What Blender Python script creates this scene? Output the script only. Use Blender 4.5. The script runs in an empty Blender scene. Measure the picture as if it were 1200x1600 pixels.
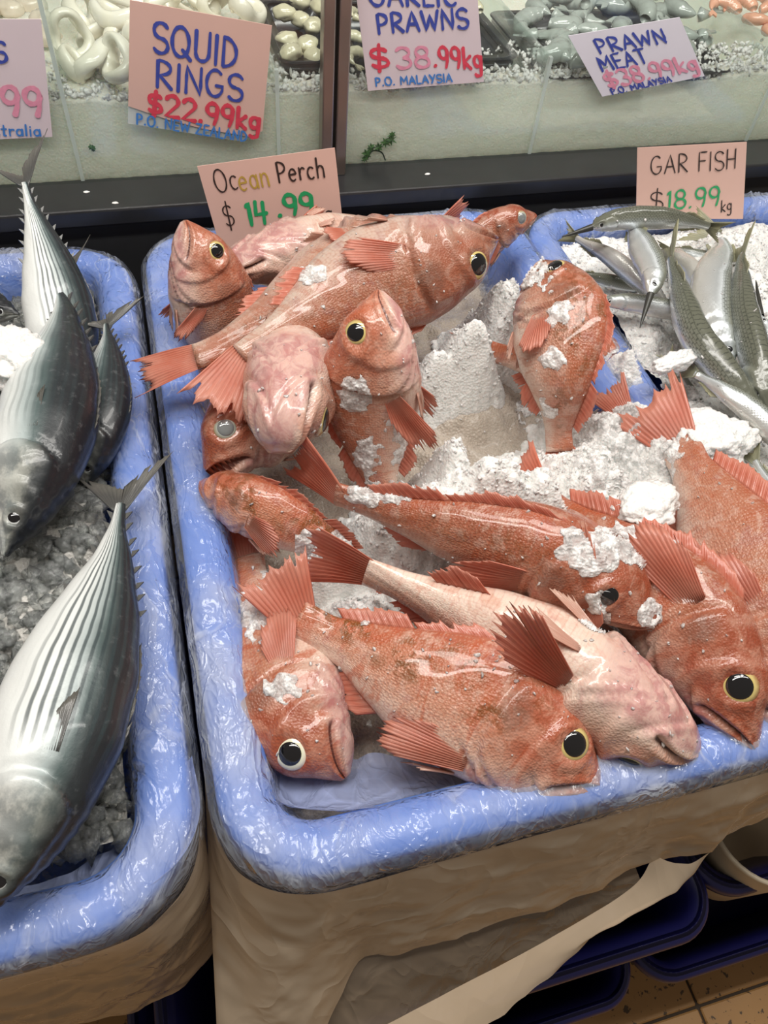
import bpy, math, random
import numpy as np
from mathutils import Vector, Matrix, noise
from mathutils.bvhtree import BVHTree

rng = np.random.default_rng(7)
random.seed(7)
S = bpy.context.scene
COL = S.collection

# ------------------------------------------------------------------ camera
FPX, CAMH = 1200.0, 0.60                      # focal length in pixels of a 1200x1600 frame, height over the tub rims
_y = np.array([-536, 1609, -FPX]); _y /= np.linalg.norm(_y)
_x = np.array([5000, 900, -FPX]); _x = _x - _y * (_x @ _y); _x /= np.linalg.norm(_x)
ROT = np.array([_x, _y, np.cross(_x, _y)])    # rows: world axes seen from the camera
CAM = np.array([0, 0, CAMH])
cam = bpy.data.cameras.new('camera'); camo = bpy.data.objects.new('camera', cam); COL.objects.link(camo)
cam.sensor_fit = 'VERTICAL'; cam.sensor_height = 32; cam.lens = 32 * FPX / 1600; cam.clip_start = 0.02
m4 = np.eye(4); m4[:3, :3] = ROT; m4[:3, 3] = CAM
camo.matrix_world = Matrix(m4.tolist())
S.camera = camo

def ray(px, py):
    return ROT @ np.array([px - 600, 800 - py, -FPX])
def at(px, py, z):                             # point of the world at height z
    d = ray(px, py); return CAM + d * ((z - CAMH) / d[2])
def on_y(px, py, y):                           # point of the world on the vertical plane y
    d = ray(px, py); return CAM + d * (y / d[1])

# ------------------------------------------------------------------ world, lights, exposure
w = bpy.data.worlds.new('world'); S.world = w; w.use_nodes = True
w.node_tree.nodes['Background'].inputs[0].default_value = (1.0, 0.86, 0.70, 1)
w.node_tree.nodes['Background'].inputs[1].default_value = 0.16
def area(name, loc, target, sx, sy, power, col):
    l = bpy.data.lights.new(name, 'AREA'); l.shape = 'RECTANGLE'; l.size = sx; l.size_y = sy; l.energy = power; l.color = col
    o = bpy.data.objects.new(name, l); COL.objects.link(o); o.location = loc
    o.rotation_euler = (Vector(target) - Vector(loc)).to_track_quat('-Z', 'Y').to_euler()
    return o
area('bank_fill_light', (0.35, 0.32, 1.45), (0.35, 0.95, 0.08), 2.4, 0.14, 19, (1.0, 0.97, 0.92))  # unseen lamp added above the tubs to brighten the face of the ice bank
area('ceiling_light_panel', (-0.15, 0.74, 1.75), (0.1, 0.68, 0), 0.35, 0.8, 10, (1.0, 0.96, 0.90))
area('ceiling_light_panel', (0.75, 0.85, 1.95), (0.5, 0.66, 0), 0.35, 0.9, 12, (1.0, 0.96, 0.90))
S.view_settings.view_transform = 'Standard'; S.view_settings.look = 'None'
S.view_settings.gamma = 1; S.view_settings.use_curve_mapping = False
S.view_settings.exposure = 0.24
S.cycles.transparent_max_bounces = 24; S.cycles.max_bounces = 8

# ------------------------------------------------------------------ node helper
class NT:
    def __init__(s, name):
        s.m = bpy.data.materials.new(name); s.m.use_nodes = True; s.t = s.m.node_tree; s.t.nodes.clear()
        s.out = s.t.nodes.new('ShaderNodeOutputMaterial')
    def n(s, typ, props=None, **ins):
        nd = s.t.nodes.new('ShaderNode' + typ)
        for k, v in (props or {}).items(): setattr(nd, k, v)
        for k, v in ins.items():
            key = int(k[1:]) if k[0] == 'i' and k[1:].isdigit() else k.replace('_', ' ')
            s.set(nd.inputs[key], v)
        return nd
    def set(s, sock, v):
        if hasattr(v, 'is_output') or isinstance(v, bpy.types.NodeSocket): s.t.links.new(v, sock)
        elif isinstance(v, bpy.types.Node): s.t.links.new(v.outputs[0], sock)
        else:
            if isinstance(v, (tuple, list)) and len(v) == 3 and sock.type == 'RGBA': v = (*v, 1)
            sock.default_value = v
    def math(s, op, a, b=0.5, c=None, clamp=False):
        nd = s.n('Math', dict(operation=op, use_clamp=clamp), i0=a, i1=b)
        if c is not None: s.set(nd.inputs[2], c)
        return nd.outputs[0]
    def mix(s, f, a, b, blend='MIX'):
        nd = s.t.nodes.new('ShaderNodeMix'); nd.data_type = 'RGBA'; nd.blend_type = blend
        s.set(nd.inputs[0], f); s.set(nd.inputs[6], a); s.set(nd.inputs[7], b)
        return nd.outputs[2]
    def ramp(s, f, stops, interp='LINEAR'):
        nd = s.t.nodes.new('ShaderNodeValToRGB'); nd.color_ramp.interpolation = interp
        e = nd.color_ramp.elements
        while len(e) < len(stops): e.new(0.5)
        for i, (p, c) in enumerate(stops):
            e[i].position = p; e[i].color = (*c, 1) if isinstance(c, tuple) else (c, c, c, 1)
        s.set(nd.inputs[0], f); return nd.outputs[0]
    def smooth(s, f, a, b):
        nd = s.n('MapRange', dict(interpolation_type='SMOOTHSTEP'), i0=f, i1=a, i2=b); return nd.outputs[0]
    def noise(s, vec, scale, detail=3, rough=0.55, dist=0):
        return s.n('TexNoise', None, Vector=vec, Scale=scale, Detail=detail, Roughness=rough, Distortion=dist).outputs[0]
    def attr(s, name, typ='GEOMETRY'):
        return s.n('Attribute', dict(attribute_name=name, attribute_type=typ))
    def bump(s, h, strength, dist):
        return s.n('Bump', None, Strength=strength, Distance=dist, Height=h).outputs[0]
    def done(s, sh):
        s.t.links.new(sh.outputs[0] if isinstance(sh, bpy.types.Node) else sh, s.out.inputs[0]); return s.m

def obj_coord(t): return t.n('TexCoord').outputs['Object']

def simple(name, col, rough=0.5, metal=0, noise_amt=0.12, nscale=40, bump=0.0, coat=0, spec=0.5):
    t = NT(name); P = obj_coord(t); nz = t.noise(P, nscale, 4)
    c = t.mix(nz, tuple(v * (1 - noise_amt) for v in col), tuple(min(1, v * (1 + noise_amt)) for v in col))
    b = t.n('BsdfPrincipled', None, Base_Color=c, Roughness=rough, Metallic=metal, Coat_Weight=coat, Specular_IOR_Level=spec)
    if bump: t.set(b.inputs['Normal'], t.bump(nz, bump, 0.002))
    return t.done(b)

# ------------------------------------------------------------------ materials
def m_perch_skin():
    t = NT('perch_skin')
    uv = t.n('UVMap', dict(uv_map='uv')); sp = t.n('SeparateXYZ', None, i0=uv.outputs[0]); u, d = sp.outputs[0], sp.outputs[1]
    R = t.attr('rest').outputs['Vector']
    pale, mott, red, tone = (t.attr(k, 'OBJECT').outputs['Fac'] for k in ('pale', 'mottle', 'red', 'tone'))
    n1 = t.noise(R, 26, 4, 0.6); n2 = t.noise(R, 75, 4, 0.65, 0.6); n3 = t.noise(R, 240, 3)
    dd = t.math('ADD', d, t.math('MULTIPLY_ADD', n1, 0.5, -0.25)); dd = t.math('SUBTRACT', dd, t.math('MULTIPLY', pale, 0.3))
    base = t.ramp(dd, [(0.0, (.80, .66, .58)), (.22, (.76, .54, .45)), (.45, (.66, .35, .25)), (.7, (.58, .25, .155)), (1, (.48, .16, .095))])
    blot = t.smooth(n2, .48, .62)
    base = t.mix(t.math('MULTIPLY', blot, .62), base, (.76, .54, .46))
    bars = t.noise(t.n('Mapping', None, Vector=R, Scale=(1.5, .6, 1.)).outputs[0], 34, 4, .6, .9)
    redb = t.smooth(bars, .50, .62)
    base = t.mix(t.math('MULTIPLY', redb, t.math('MULTIPLY_ADD', red, .55, .2)), base, t.mix(n1, (.52, .085, .04), (.56, .19, .07)))
    pur = t.smooth(t.noise(R, 38, 3, .6, .4), .56, .70)
    base = t.mix(t.math('MULTIPLY', pur, .35), base, (.40, .17, .18))
    # brown flecks on the back
    fl = t.math('MULTIPLY', t.smooth(t.noise(R, 110, 4, .7, .4), .46, .55), t.smooth(t.noise(R, 20, 2), .42, .6))
    fl = t.math('MULTIPLY', t.math('MULTIPLY', fl, t.smooth(d, .38, .62)), mott)
    base = t.mix(fl, base, (.20, .085, .02))
    # head and gill patch
    hd = t.math('MULTIPLY', t.smooth(u, .42, .24), t.smooth(d, .12, .45))
    base = t.mix(t.math('MULTIPLY', hd, t.math('MULTIPLY_ADD', red, .6, .25)), base, t.mix(t.smooth(n2, .35, .65), (.40, .085, .04), (.60, .27, .19)))
    gp = t.math('ADD', t.math('POWER', t.math('MULTIPLY', t.math('SUBTRACT', u, .325), 22.), 2.), t.math('POWER', t.math('MULTIPLY', t.math('SUBTRACT', d, .66), 6.), 2.))
    gp = t.math('MULTIPLY', t.smooth(gp, 1.2, .1), t.math('MULTIPLY_ADD', n2, .9, .1))
    base = t.mix(t.math('MULTIPLY', gp, .75), base, (.17, .10, .085))
    th = t.math('MULTIPLY', t.smooth(u, .40, .26), t.smooth(d, .30, .12))
    base = t.mix(t.math('MULTIPLY', th, .8), base, t.mix(t.smooth(n2, .38, .62), (.50, .20, .21), (.74, .48, .44)))
    ml = t.math('ABSOLUTE', t.math('SUBTRACT', t.math('MULTIPLY_ADD', d, 2., -1.), t.math('MULTIPLY_ADD', u, -4.13, .06)))
    ml = t.math('MULTIPLY', t.smooth(ml, .07, .02), t.smooth(u, .165, .15)); base = t.mix(t.math('MULTIPLY', ml, .9), base, (.09, .018, .015))
    # scales
    sc = t.n('CombineXYZ', None, i0=t.math('MULTIPLY', u, 82.), i1=t.math('MULTIPLY', d, 34.), i2=0.)
    vo = t.n('TexVoronoi', dict(voronoi_dimensions='2D', feature='F1'), Vector=sc, Scale=1., Randomness=.45).outputs[0]
    body = t.smooth(u, .30, .40)
    dk = t.math('MULTIPLY', t.smooth(vo, .36, .72), body)
    base = t.mix(t.math('MULTIPLY', dk, .42), base, t.mix(.7, base, (.42, .09, .04)))
    lt = t.math('MULTIPLY', t.smooth(vo, .30, .0), body)
    base = t.mix(t.math('MULTIPLY', lt, .28), base, (.88, .66, .56))
    base = t.mix(1., base, t.mix(t.smooth(dd, .1, .5), (.99, .96, .92), (.90, .80, .74)), 'MULTIPLY')
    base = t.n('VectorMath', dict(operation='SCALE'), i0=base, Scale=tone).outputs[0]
    hgt = t.math('ADD', t.math('MULTIPLY', t.math('SUBTRACT', 1., vo), t.math('MULTIPLY', body, .5)), t.math('MULTIPLY', n3, .3))
    spk = t.n('TexVoronoi', None, Vector=R, Scale=520., Randomness=1.).outputs[0]
    hgt = t.math('ADD', t.math('ADD', hgt, t.math('MULTIPLY', n2, .8)), t.math('MULTIPLY', spk, .7))
    ro = t.math('MULTIPLY_ADD', t.noise(R, 60, 3), .34, .14)
    b = t.n('BsdfPrincipled', None, Base_Color=base, Roughness=ro, Coat_Weight=.5, Coat_Roughness=.06, Specular_IOR_Level=.35,
            Subsurface_Weight=.12, Subsurface_Radius=(.02, .008, .005), Subsurface_Scale=.25, Normal=t.bump(t.math('MULTIPLY', hgt, t.math('MULTIPLY_ADD', t.smooth(d, .08, .34), .75, .25)), .5, .0016))
    return t.done(b)

def m_fin(name, c0, c1, c2, rays=14., trans=.35):
    t = NT(name)
    uv = t.n('UVMap', dict(uv_map='uv')); sp = t.n('SeparateXYZ', None, i0=uv.outputs[0]); x, y = sp.outputs[0], sp.outputs[1]
    R = t.attr('rest').outputs['Vector']
    nz = t.noise(R, 90, 4, .6)
    col = t.ramp(t.math('ADD', y, t.math('MULTIPLY_ADD', nz, .5, -.25)), [(0, c0), (.5, c1), (1, c2)])
    saw = t.math('PINGPONG', t.math('MULTIPLY', x, 1.), .5)          # x counts rays
    st = t.smooth(saw, .0, .35)
    col = t.mix(t.math('MULTIPLY', st, .22), t.mix(.22, col, tuple(min(1, v * 1.5 + .05) for v in c2)), t.mix(.4, col, tuple(v * .6 for v in c1)))
    fine = t.math('PINGPONG', t.math('MULTIPLY', x, 4.), .5)
    b = t.n('BsdfPrincipled', None, Base_Color=col, Roughness=.28, Coat_Weight=.5, Coat_Roughness=.12,
            Normal=t.bump(t.math('ADD', fine, nz), .5, .0008))
    tr = t.n('BsdfTranslucent', None, Color=col)
    return t.done(t.n('MixShader', None, i0=trans, i1=b.outputs[0], i2=tr.outputs[0]))

def m_bonito():
    t = NT('bonito_skin')
    uv = t.n('UVMap', dict(uv_map='uv')); sp = t.n('SeparateXYZ', None, i0=uv.outputs[0]); u, d = sp.outputs[0], sp.outputs[1]
    R = t.attr('rest').outputs['Vector']; dark = t.attr('dark', 'OBJECT').outputs['Fac']
    n1 = t.noise(R, 18, 3); n2 = t.noise(R, 120, 4, .65)
    dd = t.math('ADD', d, t.math('MULTIPLY_ADD', n1, .10, -.05)); dd = t.math('ADD', dd, t.math('MULTIPLY', dark, .22))
    base = t.ramp(dd, [(0., (.80, .81, .79)), (.38, (.74, .77, .76)), (.56, (.40, .46, .46)), (.67, (.085, .12, .12)), (.79, (.022, .028, .032)), (1, (.012, .014, .018))])
    # lengthwise stripes on the flank
    wob = t.math('MULTIPLY_ADD', t.noise(R, 22, 2), .05, d)
    st = t.math('PINGPONG', t.math('MULTIPLY', wob, 13.), .5)
    st = t.math('MULTIPLY', t.smooth(st, .22, .40), t.math('MULTIPLY', t.math('MULTIPLY', t.smooth(d, .15, .34), t.math('MULTIPLY_ADD', dark, -1.5, 1., clamp=True)), t.smooth(u, .27, .36)))
    base = t.mix(t.math('MULTIPLY', st, .82), base, (.028, .045, .050))
    ch = t.math('MULTIPLY', t.smooth(u, .27, .20), t.smooth(d, .85, .5))
    base = t.mix(t.math('MULTIPLY', ch, .7), base, t.mix(t.smooth(t.noise(R, 60, 4, .65), .38, .62), (.10, .105, .10), (.44, .43, .38)))
    spk = t.smooth(n2, .55, .75); base = t.mix(t.math('MULTIPLY', spk, .07), base, (.75, .78, .80))
    b = t.n('BsdfPrincipled', None, Base_Color=base, Roughness=t.math('MULTIPLY_ADD', t.noise(R, 70, 3), .3, .28), Metallic=.08, Coat_Weight=.3, Coat_Roughness=.1,
            Normal=t.bump(t.math('ADD', t.math('MULTIPLY', n2, .6), t.noise(R, 35, 4)), .35, .002))
    return t.done(b)

def m_gar():
    t = NT('garfish_skin')
    uv = t.n('UVMap', dict(uv_map='uv')); sp = t.n('SeparateXYZ', None, i0=uv.outputs[0]); u, d = sp.outputs[0], sp.outputs[1]
    R = t.attr('rest').outputs['Vector']; dark = t.attr('dark', 'OBJECT').outputs['Fac']
    n1 = t.noise(R, 60, 4)
    dd = t.math('ADD', t.math('ADD', d, t.math('MULTIPLY_ADD', n1, .14, -.07)), t.math('MULTIPLY_ADD', dark, .4, -.1))
    base = t.ramp(dd, [(0, (.66, .64, .60)), (.42, (.58, .61, .62)), (.55, (.72, .77, .80)), (.64, (.34, .37, .36)), (.8, (.21, .22, .18)), (1, (.12, .125, .095))])
    wv = t.math('MULTIPLY_ADD', t.noise(R, 180, 2), .9, 0.); rowd = t.math('MULTIPLY', d, 15.); a = t.math('PINGPONG', t.math('ADD', t.math('MULTIPLY', u, 40.), t.math('ADD', wv, t.math('MULTIPLY', t.math('ROUND', rowd, 0.), .5))), .5); c = t.math('PINGPONG', t.math('ADD', rowd, t.math('MULTIPLY', wv, .4)), .5)
    net = t.math('MAXIMUM', t.smooth(a, .34, .48), t.math('MULTIPLY', t.smooth(c, .36, .48), .9))
    net = t.math('MULTIPLY', net, t.math('MULTIPLY', t.smooth(dd, .5, .66), t.math('MULTIPLY', t.smooth(u, .17, .24), t.smooth(u, 1., .9))))
    base = t.mix(t.math('MULTIPLY', net, .68), base, (.03, .034, .028))
    b = t.n('BsdfPrincipled', None, Base_Color=base, Roughness=t.math('MULTIPLY_ADD', n1, .25, .12), Metallic=t.math('MULTIPLY', t.smooth(dd, .75, .4), .45), Coat_Weight=.4, Coat_Roughness=.1,
            Normal=t.bump(t.math('ADD', t.math('MULTIPLY', a, .5), n1), .3, .0012))
    return t.done(b)

def m_iris(name, c0, c1, c2):
    t = NT(name); uv = t.n('UVMap', dict(uv_map='uv')); r = t.n('SeparateXYZ', None, i0=uv.outputs[0]).outputs[0]
    nz = t.noise(t.attr('rest').outputs['Vector'], 300, 3)
    col = t.ramp(t.math('ADD', r, t.math('MULTIPLY_ADD', nz, .12, -.06)), [(0, c0), (.55, c0), (.75, c1), (1, c2)])
    return t.done(t.n('BsdfPrincipled', None, Base_Color=col, Roughness=.12, Coat_Weight=1., Coat_Roughness=.03))

def m_ice(name, col, transm, rough, sss=.0, tint=None, scale=.012, thin=0.):
    t = NT(name); P = obj_coord(t)
    n1 = t.noise(P, 160, 4, .65); n2 = t.noise(P, 30, 4)
    c = t.mix(n2, col, tint or col)
    b = t.n('BsdfPrincipled', None, Base_Color=c, Roughness=t.math('MULTIPLY_ADD', n1, .25, rough), IOR=1.31, Transmission_Weight=transm,
            Subsurface_Weight=sss, Subsurface_Radius=(.8, .95, 1.), Subsurface_Scale=scale, Coat_Weight=.25, Coat_Roughness=.15,
            Normal=t.bump(t.math('ADD', n1, t.n('TexVoronoi', None, Vector=P, Scale=330., Randomness=1.).outputs[0]), .6, .0022))
    if thin:
        tp = t.n('BsdfTransparent', None, Color=(.95, .96, .96)); b = t.n('MixShader', None, i0=t.math('MULTIPLY_ADD', t.smooth(t.noise(P, 110, 4, .7), .40, .60), thin, 1 - thin), i1=tp.outputs[0], i2=b.outputs[0])
    return t.done(b)

def m_film(name, col, haze, streak, rough=.13, scale=34, bmp=.5):
    t = NT(name); P = obj_coord(t)
    mp = t.n('Mapping', None, Vector=P, Rotation=(.1, .1, .12), Scale=(1.1, .42, 1.0)).outputs[0]
    wp = t.n('VectorMath', dict(operation='ADD'), i0=mp, i1=t.n('VectorMath', dict(operation='SCALE'), i0=t.n('TexNoise', None, Vector=P, Scale=scale * .9, Detail=3.).outputs[1], Scale=.045).outputs[0]).outputs[0]
    v1 = t.n('TexVoronoi', dict(feature='DISTANCE_TO_EDGE'), Vector=wp, Scale=scale, Randomness=1.).outputs[0]
    v2 = t.n('TexVoronoi', dict(feature='DISTANCE_TO_EDGE'), Vector=wp, Scale=scale * 2.3, Randomness=1.).outputs[0]
    cl = t.n('TexVoronoi', dict(feature='F1'), Vector=wp, Scale=scale, Randomness=1.)
    cell = t.n('SeparateColor', None, i0=cl.outputs['Color']).outputs[0]
    msk = t.smooth(t.noise(P, scale * .6, 3), .42, .62)
    cre = t.math('MULTIPLY', t.smooth(v1, .045, .0), msk); cr2 = t.math('MULTIPLY', t.smooth(v2, .05, .0), t.math('MULTIPLY', msk, .5))
    cloud = t.math('MULTIPLY', t.smooth(t.noise(P, scale * .5, 3), .40, .70), t.math('MULTIPLY_ADD', cell, .8, .3))
    fac = t.math('ADD', t.math('MULTIPLY_ADD', cloud, streak, haze), t.math('ADD', t.math('MULTIPLY', cre, streak * .5), t.math('MULTIPLY', cr2, streak * .45)), clamp=True)
    def ridge(vec, sc): return t.math('POWER', t.math('SUBTRACT', 1., t.math('MULTIPLY', t.math('ABSOLUTE', t.math('SUBTRACT', t.noise(vec, sc, 3, .5, .6), .5)), 4.), clamp=True), 3.)
    hgt = t.math('ADD', t.math('MULTIPLY', ridge(mp, scale * 1.1), .55), t.math('ADD', t.math('MULTIPLY', ridge(wp, scale * 2.4), .3), t.math('ADD', t.math('MULTIPLY', t.math('MINIMUM', v1, .35), .8), t.math('MULTIPLY', t.noise(P, scale * .8, 2), 1.4))))
    nrm = t.bump(hgt, bmp, .010)
    df = t.n('BsdfDiffuse', None, Color=col, Normal=nrm); tl = t.n('BsdfTranslucent', None, Color=col, Normal=nrm)
    milk = t.n('MixShader', None, i0=.35, i1=df.outputs[0], i2=tl.outputs[0])
    tp = t.n('BsdfTransparent', None, Color=(.97, .98, .99))
    s1 = t.n('MixShader', None, i0=fac, i1=tp.outputs[0], i2=milk.outputs[0])
    gl = t.n('BsdfGlossy', None, Color=(1, 1, 1), Roughness=rough, Normal=nrm)
    fr = t.n('Fresnel', None, IOR=t.math('MULTIPLY_ADD', t.n('NewGeometry').outputs['Backfacing'], 1 / 1.45 - 1.45, 1.45), Normal=nrm)
    return t.done(t.n('MixShader', None, i0=fr.outputs[0], i1=s1.outputs[0], i2=gl.outputs[0]))

def m_glass(name, col=(.95, .98, .97), haze=.0, rough=.0, ior=1.45):
    t = NT(name)
    tp = t.n('BsdfTransparent', None, Color=col); df = t.n('BsdfDiffuse', None, Color=(.85, .88, .86))
    s1 = t.n('MixShader', None, i0=haze, i1=tp.outputs[0], i2=df.outputs[0])
    gl = t.n('BsdfGlossy', None, Color=(1, 1, 1), Roughness=rough); fr = t.n('Fresnel', None, IOR=t.math('MULTIPLY_ADD', t.n('NewGeometry').outputs['Backfacing'], 1 / ior - ior, ior))
    return t.done(t.n('MixShader', None, i0=fr.outputs[0], i1=s1.outputs[0], i2=gl.outputs[0]))

def m_floor():
    t = NT('floor_tile'); P = t.n('NewGeometry').outputs['Position']
    n1 = t.noise(P, 9, 4); n2 = t.noise(P, 90, 3)
    c = t.mix(n1, (.40, .21, .075), (.52, .29, .11)); c = t.mix(t.smooth(n2, .6, .66), c, (.10, .06, .03))
    return t.done(t.n('BsdfPrincipled', None, Base_Color=c, Roughness=.45, Normal=t.bump(n2, .2, .001)))

MAT = dict(
    perch=m_perch_skin(), perch_fin=m_fin('perch_fin', (.80, .32, .22), (.74, .19, .11), (.84, .38, .28), trans=.5),
    perch_fin_pale=m_fin('perch_fin_pale', (.72, .36, .27), (.72, .36, .27), (.78, .50, .40)),
    bonito=m_bonito(), bonito_fin=m_fin('bonito_fin', (.085, .09, .09), (.055, .055, .055), (.12, .115, .10), trans=.1),
    gar=m_gar(), gar_fin=m_fin('garfish_fin', (.26, .27, .20), (.30, .30, .20), (.44, .42, .26), trans=.3),
    beak=simple('garfish_beak', (.035, .035, .03), .35),
    iris=m_iris('eye_gold', (.60, .46, .12), (.62, .50, .20), (.26, .075, .03)),
    iris_pale=m_iris('eye_pale', (.72, .70, .42), (.78, .76, .60), (.70, .55, .42)),
    iris_cloudy=m_iris('eye_cloudy', (.42, .44, .42), (.38, .40, .34), (.40, .26, .10)),
    iris_silver=m_iris('eye_silver', (.60, .62, .60), (.66, .68, .68), (.30, .32, .32)),
    pupil=simple('eye_pupil', (.006, .006, .008), .06, coat=1),
    pupil_cloudy=simple('eye_pupil_cloudy', (.20, .21, .21), .1, coat=1),
    ice=m_ice('ice_white', (.83, .83, .81), .0, .24, .6), ice_chip=m_ice('ice_chip', (.85, .85, .84), .0, .14, .6),
    ice_crumb=m_ice('ice_crumb', (.86, .85, .84), .0, .14, .5, thin=.5), ice_clear=m_ice('ice_clear', (.80, .83, .82), .86, .05), ice_grey=m_ice('ice_grey', (.52, .50, .46), .2, .15, 0., (.72, .70, .66)),
    low_ice=m_ice('ice_tan', (.42, .34, .27), .15, .15, .2, (.56, .50, .43)), ice_bank=m_ice('ice_bank', (.97, .89, .73), .0, .35, .9, (.99, .94, .82), .045),
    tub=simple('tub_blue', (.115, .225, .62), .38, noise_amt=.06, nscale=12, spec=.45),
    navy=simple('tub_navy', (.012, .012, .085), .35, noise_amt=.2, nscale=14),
    film=m_film('liner_film', (.84, .88, .95), .13, .46, .13, 21, .55), film_skirt=m_film('liner_skirt_film', (.68, .54, .39), .74, .16, .25, 5, .35),
    film_fold=m_film('liner_fold_film', (.46, .54, .84), .52, .30, .1, 13, .5), film_dark=m_film('liner_loose_film', (.46, .36, .26), .50, .2, .22, 8, .4),
    ledge=simple('ledge_black', (.022, .022, .024), .30, noise_amt=.3, nscale=30),
    steel=simple('post_steel', (.34, .28, .25), .28, metal=.85, noise_amt=.1, nscale=8), dark=simple('post_slot', (.02, .018, .016), .6),
    glass=m_glass('glass', haze=.02), acrylic=m_glass('acrylic', (.90, .95, .93), .16, .05), acrylic_edge=m_glass('acrylic_edge', (.9, .95, .93), .75, .2),
    tray=simple('tray_black', (.035, .038, .045), .22, noise_amt=.2, coat=.3), tray_white=simple('tray_white', (.75, .77, .76), .3),
    squid=simple('squid_flesh', (.84, .80, .68), .25, noise_amt=.06, nscale=60, bump=.3, coat=.6),
    scallop=simple('scallop_flesh', (.66, .62, .44), .2, noise_amt=.25, nscale=45, bump=.4, coat=.8),
    prawn=simple('prawn_flesh', (.36, .40, .37), .18, noise_amt=.3, nscale=55, bump=.4, coat=.8),
    prawn_pink=simple('prawn_cooked', (.78, .40, .27), .22, noise_amt=.25, nscale=50, bump=.3, coat=.7),
    prawn_pale=simple('seafood_pale', (.72, .62, .50), .22, noise_amt=.25, nscale=50, bump=.3, coat=.7),
    card=simple('card_pink', (.74, .48, .41), .45, noise_amt=.04, nscale=14), card_lilac=simple('card_lilac', (.74, .62, .66), .4, noise_amt=.04, nscale=14),
    card_white=simple('card_white', (.78, .74, .82), .35, noise_amt=.03), sleeve=m_glass('card_sleeve', (.93, .95, .96), .42, .06),
    ink_blue=simple('ink_blue', (.05, .075, .38), .5, noise_amt=.35, nscale=120), ink_red=simple('ink_red', (.72, .06, .10), .5, noise_amt=.3, nscale=120),
    ink_pink=simple('ink_pink', (.80, .30, .42), .5, noise_amt=.3, nscale=120),
    ink_black=simple('ink_black', (.035, .02, .018), .5), ink_green=simple('ink_green', (.02, .36, .13), .5, noise_amt=.25, nscale=120),
    ink_gold=simple('ink_gold', (.50, .33, .06), .35, noise_amt=.3, nscale=200), ink_light_blue=simple('ink_light_blue', (.06, .22, .60), .5, noise_amt=.3, nscale=120),
    parsley=simple('parsley_green', (.035, .11, .02), .5, noise_amt=.4, nscale=90),
    crumb=simple('crumb_white', (.8, .8, .78), .4), cream=simple('bucket_cream', (.62, .52, .38), .45),
    floor=m_floor(), grout=simple('floor_grout', (.06, .04, .025), .8), wall=simple('counter_panel', (.03, .03, .032), .5),
)

# ------------------------------------------------------------------ object helpers
def tag(o, label, cat, group=None, kind=None):
    o['label'] = label; o['category'] = cat
    if group: o['group'] = group
    if kind: o['kind'] = kind
    return o
def empty(name, loc):
    o = bpy.data.objects.new(name, None); o.empty_display_size = .02; COL.objects.link(o); o.location = tuple(loc); return o
def root_loc(p):
    l = np.zeros(3)
    while p is not None: l = l + np.array(p.location); p = p.parent
    return l
def mesh(name, V, F, mat, parent=None, uv=None, rest=None, smooth=True, loc=None, solid=0):
    """one mesh object; V in world coordinates"""
    V = np.asarray(V, float).reshape(-1, 3)
    me = bpy.data.meshes.new(name)
    off = root_loc(parent) if parent is not None else (np.zeros(3) if loc is None else np.asarray(loc))
    vv = V - off
    if isinstance(F, np.ndarray):
        nf, k = F.shape
        me.vertices.add(len(vv)); me.vertices.foreach_set('co', vv.astype(np.float32).ravel())
        me.loops.add(nf * k); me.loops.foreach_set('vertex_index', F.astype(np.int32).ravel())
        me.polygons.add(nf); me.polygons.foreach_set('loop_start', np.arange(0, nf * k, k, dtype=np.int32))
        me.update(calc_edges=True)
    else:
        me.from_pydata([tuple(v) for v in vv], [], F); me.update()
    if smooth: me.polygons.foreach_set('use_smooth', np.ones(len(me.polygons), dtype=bool))
    if uv is not None:
        idx = np.empty(len(me.loops), np.int32); me.loops.foreach_get('vertex_index', idx)
        l = me.uv_layers.new(name='uv'); l.data.foreach_set('uv', np.asarray(uv, np.float32)[idx].ravel())
    if rest is not None:
        a = me.attributes.new('rest', 'FLOAT_VECTOR', 'POINT'); a.data.foreach_set('vector', np.asarray(rest, np.float32).ravel())
    me.materials.append(mat)
    o = bpy.data.objects.new(name, me); COL.objects.link(o)
    if parent is not None: o.parent = parent
    elif loc is not None: o.location = tuple(loc)
    if solid:
        md = o.modifiers.new('thickness', 'SOLIDIFY'); md.thickness = solid; md.offset = 0
    return o
def struct(name, V, F, mat, parent=None, smooth=False):
    o = mesh(name, V, F, mat, parent, smooth=smooth)
    if parent is None: o['kind'] = 'structure'
    return o
def grid_faces(n, m, wrap=False):
    i, j = np.meshgrid(np.arange(n - 1), np.arange(m if wrap else m - 1), indexing='ij')
    j2 = (j + 1) % m
    return np.stack([i * m + j, i * m + j2, (i + 1) * m + j2, (i + 1) * m + j], -1).reshape(-1, 4)
BOXF = [(0, 3, 2, 1), (4, 5, 6, 7), (0, 1, 5, 4), (1, 2, 6, 5), (2, 3, 7, 6), (3, 0, 4, 7)]
def box(x0, x1, y0, y1, z0, z1):
    return np.array([(x0, y0, z0), (x1, y0, z0), (x1, y1, z0), (x0, y1, z0), (x0, y0, z1), (x1, y0, z1), (x1, y1, z1), (x0, y1, z1)])
def bevel(o, wd, seg=2):
    md = o.modifiers.new('bevel', 'BEVEL'); md.width = wd; md.segments = seg; md.limit_method = 'ANGLE'; return o
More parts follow.
